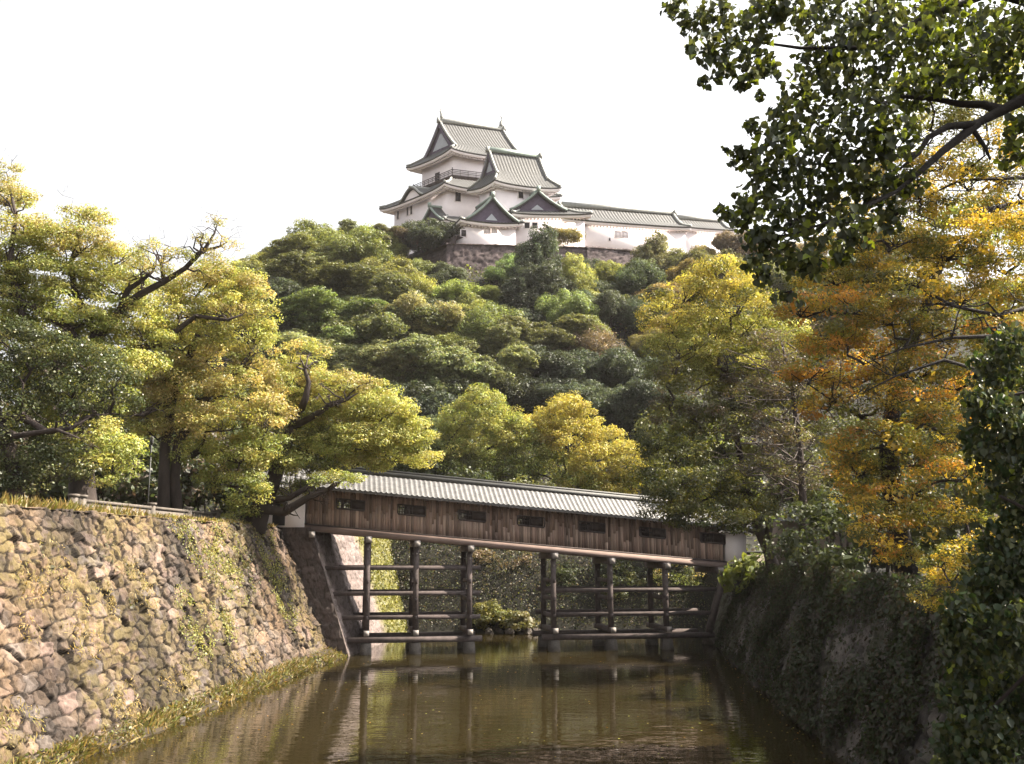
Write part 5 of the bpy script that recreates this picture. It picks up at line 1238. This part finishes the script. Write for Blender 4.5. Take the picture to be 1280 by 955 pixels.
wall_leaves('ivy', 'yellow green ivy trailing down the sunlit left wall', WL, ell(WL, [(255, 690, 2.2, 1.6), (285, 705, 2.6, 2.2), (335, 700, 1.4, 2.0), (350, 745, 1.6, 2.0), (240, 780, 1.6, 1.6), (225, 660, 1.6, .8), (330, 670, 1.6, .8), (275, 780, 1.4, 1.0)]), 34000, .09, [(.17, .165, .035), (.21, .195, .045), (.12, .13, .03), (.20, .15, .05)], 601, M_leaf)
wall_leaves('wall_weeds', 'dry ochre weeds growing from joints of the left wall', WL, ell(WL, [(80, 735, 1.3, 1.0), (95, 770, 1.3, 1.2), (128, 752, .9, .8), (172, 735, 1.0, 1.3), (100, 800, 1.2, .9), (35, 735, .9, .8), (160, 880, 1.6, .8), (20, 910, 1.3, .8), (30, 790, .7, .6), (220, 850, 1.8, .6), (300, 830, 2.4, .6), (60, 690, .7, .6)]), 16000, .14, [(.24, .165, .06), (.20, .15, .055), (.16, .14, .04)], 602, M_grass, aspect=.22, hang=.9)
wall_leaves('wall_moss_and_shade_leaves', 'dark creeping plants below the leaning tree and dark leaves for shade, left wall', WL, ell(WL, [(300, 668, 2.4, 1.2), (318, 690, 1.8, 2.0), (310, 720, 1.0, 1.6), (60, 700, .8, .5), (145, 700, 1.0, 1.4), (160, 745, .8, 1.2)]), 5000, .12, [(.05, .05, .02), (.07, .065, .025)], 603, M_leaf)  # moss under the leaning tree; patches farther left are leaves imitating wall shadow
wall_leaves('ivy', 'yellow green ivy on the wall behind the bridge posts', WA, lambda U, V: smooth(8.8, 11.0, U) * (.6 + .4 * smooth(.3, .6, fbm(U, V, 5))), 7000, .17, [(.13, .125, .022), (.11, .11, .02), (.085, .09, .02)], 604, M_leaf)
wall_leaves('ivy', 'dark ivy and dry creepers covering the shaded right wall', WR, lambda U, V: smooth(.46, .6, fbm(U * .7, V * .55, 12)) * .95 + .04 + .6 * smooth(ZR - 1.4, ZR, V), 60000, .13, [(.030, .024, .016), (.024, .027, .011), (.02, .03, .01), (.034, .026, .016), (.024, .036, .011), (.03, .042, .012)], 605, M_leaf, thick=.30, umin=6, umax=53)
def blades(name, label, P, h, pal, seed, cat='grass', lean=.5, wd=.03):
    r = np.random.default_rng(seed); n = len(P)
    up = unit(np.array([0, 0, 1.0]) + r.normal(size=(n, 3)) * np.array([lean, lean, .1])); hh = (h * r.uniform(.4, 1.3, n))[:, None]
    a = unit(np.cross(up, sph(r, n))) * wd; tip = P + up * hh + np.array([0, 0, -.25]) * hh * r.random((n, 1)); mid = P + up * hh * .55
    V = np.stack([P - a, P + a, mid + a * .7, tip, mid - a * .7], 1).reshape(-1, 3); i = np.arange(n)[:, None] * 5
    L = (i + np.array([0, 1, 2, 3, 4])).ravel(); pal = np.asarray(pal); c = pal[r.integers(0, len(pal), n)] * np.exp(r.normal(size=(n, 1)) * .2)
    me = raw_mesh(name, V, L, np.arange(n) * 5, np.full(n, 5), M_grass, np.repeat(c, 5, 0))
    return tag(link(bpy.data.objects.new(name, me)), label, cat, kind='stuff')
rg = np.random.default_rng(90)
DRY = [(.25, .175, .07), (.21, .155, .06), (.16, .13, .04)]
yy = 40 - 28 * rg.random(9000) ** .7; xx = wallx_l(yy) - RUN - .1 - rg.random(9000) ** 1.5 * 4.5
blades('grass', 'dry yellow grass along the top of the left wall', np.stack([xx, yy, np.full(9000, ZL - .02)], 1), .48, DRY + [(.13, .13, .03)], 91)
yy = rg.uniform(40, 55, 3500); xx = wallx_l(yy) - RUN - .05 - rg.random(3500) ** 1.5 * 2.0
blades('grass', 'short grass on the wall top below the twin trunk tree', np.stack([xx, yy, np.full(3500, ZL - .02)], 1), .28, DRY + [(.12, .12, .03)], 92)
# earth strip at the foot of the left wall
sm = MB(); ys = np.linspace(9, 55.4, 180); wob = .15 + .95 * fbm(ys * .55, ys * 0, 17) + .5 * smooth(40, 54, ys)
strip = np.array([np.stack([wallx_l(ys) - .6, ys, np.full(180, .62)], 1), np.stack([wallx_l(ys) + .1 * wob, ys, .38 * wob], 1), np.stack([wallx_l(ys) + wob * .62, ys, .05 + .1 * fbm(ys * 2, ys * 0, 5)], 1), np.stack([wallx_l(ys) + wob * .85 + .25 * fbm(ys * 2.5, ys * 0, 8), ys, np.full(180, -.2)], 1)])
sm.grid(strip); tag(sm.build('earth_strip', M_turf, smooth_shade=True), kind='structure')
n = 12000; yy = rg.uniform(11, 55.3, n); t = rg.random(n); wb = np.interp(yy, ys, wob); xx = wallx_l(yy) + wb * (.95 * t - .1)
P = np.stack([xx, yy, np.interp(t, [0, .2, .9, 1], [.45, .32, .05, -.02])], 1); P = P[rg.random(n) < smooth(.36, .58, fbm(yy * .9, t * 2, 66)) * .9 + .08]
blades('grass', 'dry grass and weeds at the foot of the left wall by the water', P, .30, DRY + [(.12, .095, .05), (.10, .10, .03), (.14, .15, .04)], 93, lean=.9)
n = 5000; yy = rg.uniform(11, 55.3, n); t = rg.random(n); wb = np.interp(yy, ys, wob); xx = wallx_l(yy) + wb * (.9 * t - .1)
P = np.stack([xx, yy, np.interp(t, [0, .2, .9, 1], [.5, .36, .1, .02]) + .12 * rg.random(n)], 1); P = P[rg.random(n) < smooth(.38, .58, fbm(yy * .8 + 7, t * 2, 166))]
wc = np.array([(.13, .14, .035), (.10, .11, .03), (.17, .13, .05), (.09, .07, .04)])[rg.integers(0, 4, len(P))]
tag(link(bpy.data.objects.new('weeds', leaf_mesh('weeds', P, rg.normal(size=P.shape) + np.array([.5, -.3, .8]),   .10 * rg.uniform(.6, 1.4, len(P)), wc, M_leaf))), 'low leafy weeds and litter at the foot of the left wall', 'plants', kind='stuff')
# rocks along the water line
def rock(label, x, y, z, s, seed, group):
    r = np.random.default_rng(seed); import bmesh
    bm = bmesh.new(); bmesh.ops.create_icosphere(bm, subdivisions=3, radius=1)
    for v in bm.verts:
        c = v.co.copy(); k = 1 + .35 * (float(fbm(np.array(c.x * 1.3 + seed), np.array(c.y * 1.3 + c.z * 1.7), seed)) - .5) * 2
        for d in PL[seed % 4]:
            q = c.dot(d); 
            if q > .62: c = c - d * (q - .62)
        v.co = Vector((c.x * k * s[0], c.y * k * s[1], c.z * k * s[2]))
    me = bpy.data.meshes.new('rock'); bm.to_mesh(me); bm.free(); me.materials.append(M_rock)
    ca = me.color_attributes.new('Col', 'FLOAT_COLOR', 'POINT'); ca.data.foreach_set('color', np.tile([1, .95, .9, 1], len(me.vertices)))
    o = link(bpy.data.objects.new('rock', me)); o.location = (x, y, z); o.rotation_euler = (0, 0, r.uniform(0, 6))
    return tag(o, label, 'rock', group)
PL = [[Vector(v) for v in sph(np.random.default_rng(800 + k), 9)] for k in range(4)]
rlist = [(270, 880, .22, 'pale rock lying at the water edge in the middle of the left shore'), (160, 925, .26, 'dark rock in the water near the lower left corner'), (225, 900, .2, 'small rock at the grassy foot of the left wall'), (60, 945, .4, 'big boulder at the lower left corner beside the water'), (330, 855, .2, 'small grey rock on the far part of the left shore'), (100, 935, .32, 'low boulder right of the corner boulder, at the water edge')]
for i, (px, py, s, lab) in enumerate(rlist):
    p = atz(px, py, .05); rock(lab, p[0], p[1], .02, (s * 1.4, s, s * .8), 700 + i, 'rocks along the left shore')
for i, px in enumerate((612, 624, 636, 648, 660, 670)):
    p = atz(px, 791 - (i % 2), .1); rock('rounded boulder in the row at the far water edge in the bridge opening', p[0], p[1] + .2, .15, (.42, .35, .32), 720 + i, 'boulders along the far water edge')
for i, (px, py, s, lab) in enumerate(((425, 815, .5, 'dark boulder under the leaning bridge posts by the left wall'), (412, 820, .45, 'pale boulder at the foot of the shaded wall corner'), (884, 805, .5, 'dark boulder at the foot of the right wall under the bridge'))):
    p = atz(px, py, .0); rock(lab, p[0], p[1], .1, (s * 1.2, s, s * .9), 740 + i, 'boulders below the bridge')

# ------------------------------------------------------------------ fence on the left bank
def fx(y): return wallx_l(y) - RUN - 1.9
fz = ZL - .38
fe = thing('bank_fence', 'weathered low fence with panels and thick posts along the top of left wall', 'fence', loc=(fx(42), 42, fz))
fo = np.array(fe.location)
for y0, y1, kind in ((37.5, 43.5, 'panel'), (43.5, 47.5, 'panel'), (47.5, 51.0, 'bal'), (51.0, 53.6, 'rail')):
    p0 = np.array([fx(y0), y0, fz]) - fo; p1 = np.array([fx(y1), y1, fz]) - fo; up = np.array([0, 0, 1.0])
    m = MB()
    if kind == 'panel': m.hexa([p0 + up * .12 + [.03, 0, 0], p1 + up * .12 + [.03, 0, 0], p1 + up * .12 - [.03, 0, 0], p0 + up * .12 - [.03, 0, 0], p0 + up * .85 + [.03, 0, 0], p1 + up * .85 + [.03, 0, 0], p1 + up * .85 - [.03, 0, 0], p0 + up * .85 - [.03, 0, 0]]); m.build('panel', M_fence, fe)
    elif kind == 'bal':
        k = 12
        for q in range(1, k): c = p0 + (p1 - p0) * q / k; m.bar(c + up * .1, c + up * .9, .12)
        m.build('baluster_row', M_fence, fe)
    else: m.bar(p0 + up * .5, p1 + up * .5, .08); m.build('rail', M_fence, fe)
    m = MB(); m.bar(p0 + up * .95, p1 + up * .95, .16, .12); m.build('top_rail', M_fence, fe)
for y in (36.9, 37.5, 43.5, 47.5, 51.0, 53.6):
    c = np.array([fx(y), y, fz]) - fo; m = MB(); w_ = .42 if y in (51.0,) else .26; m.box(c + [0, 0, .5], (w_, w_, 1.15)); m.box(c + [0, 0, 1.12], (w_ + .08, w_ + .08, .1)); m.build('post', M_fence, fe)
lp = thing('lamp_post', 'thin grey lamp post left of the twin trunks on the left bank', 'lamp post', loc=(at(184, 640, 54)[0], 54, ZL - .03))
m = MB(); m.tube([(0, 0, 0), (0, 0, 4.6)], [.04, .03], 8); m.build('pole', M_metal, lp)
m = MB(); m.tube([(0, 0, 4.6), (0, 0, 4.7), (0, 0, 5.0), (0, 0, 5.1)], [.04, .10, .12, .04], 10); m.build('lamp_head', M_metal, lp)

ru = np.random.default_rng(95); n = 34000
ux = ru.uniform(-11.5, 15, n); uy = ru.uniform(70.6, 80, n); uz = hill_h(ux, uy); k = (uz > .1); ux, uy, uz = ux[k], uy[k], uz[k]; n = len(ux)
up_ = np.stack([ux, uy, uz + ru.random(n) * (.25 + 1.1 * fbm(ux * .6, uy * .6, 8))], 1)
pal = np.array(DG + DG + BRN + OL[:1] + [(.13, .10, .07)]); c = pal[ru.integers(0, len(pal), n)] * np.exp(ru.normal(size=(n, 1)) * .25)
tag(link(bpy.data.objects.new('undergrowth', leaf_mesh('undergrowth', up_, ru.normal(size=(n, 3)) + np.array([0, -.5, .6]), .125 * ru.uniform(.6, 1.4, n), c, M_leaf, r=ru))), 'dark undergrowth covering the far bank behind the bridge', 'plants', kind='stuff')

# ------------------------------------------------------------------ haze
hm_, hnt, hout = nodes('haze_air')
pv = N(hnt, 'ShaderNodeVolumePrincipled'); pv.inputs['Color'].default_value = (0.97, 0.92, 0.92, 1); pv.inputs['Density'].default_value = 0.0001; pv.inputs['Anisotropy'].default_value = 0.3
hnt.links.new(pv.outputs[0], hout.inputs['Volume'])
hz = MB(); hz.box((0, 190, 45), (900, 520, 94.4)); tag(hz.build('haze', hm_), kind='stuff')

# leaves floating on the moat
rl = np.random.default_rng(99); n = 900
fy_ = 10 + 45 * rl.random(n) ** 1.3; fx_ = wallx_l(fy_) + .8 + (wallx_r(fy_) - wallx_l(fy_) - 1.2) * np.where(rl.random(n) < .55, rl.random(n) ** 3, 1 - rl.random(n) ** 3 * .9)
fp = np.stack([fx_, fy_, np.full(n, .006)], 1); pal = np.array(YG + TAN + ORG + BRN)
tag(link(bpy.data.objects.new('floating_leaves', leaf_mesh('floating_leaves', fp, np.array([0, 0, 1.0]) + rl.normal(size=(n, 3)) * .08, .085 * rl.uniform(.6, 1.4, n), pal[rl.integers(0, len(pal), n)] * .8, M_leaf, fold=.03, r=rl))), 'fallen leaves floating on the moat water', 'leaves', kind='stuff')

# bushy ground cover over the wooded slope
n = 60000; ux = ru.uniform(-60, 75, n); uy = ru.uniform(78, 150, n); uz = hill_h(ux, uy)
up_ = np.stack([ux, uy, uz + ru.random(n) ** 1.5 * (.4 + 1.6 * smooth(.35, .65, fbm(ux * .35, uy * .35, 8)))], 1)
pal = np.array(DG + DG + OL + GR[:1] + BRN[:1]); c = pal[ru.integers(0, len(pal), n)] * np.exp(ru.normal(size=(n, 1)) * .25)
tag(link(bpy.data.objects.new('undergrowth', leaf_mesh('undergrowth', up_, ru.normal(size=(n, 3)) + np.array([0, -.3, .8]), .42 * ru.uniform(.6, 1.4, n), c, M_leaf, r=ru))), 'dark green undergrowth between the trees on the castle hill', 'plants', kind='stuff')
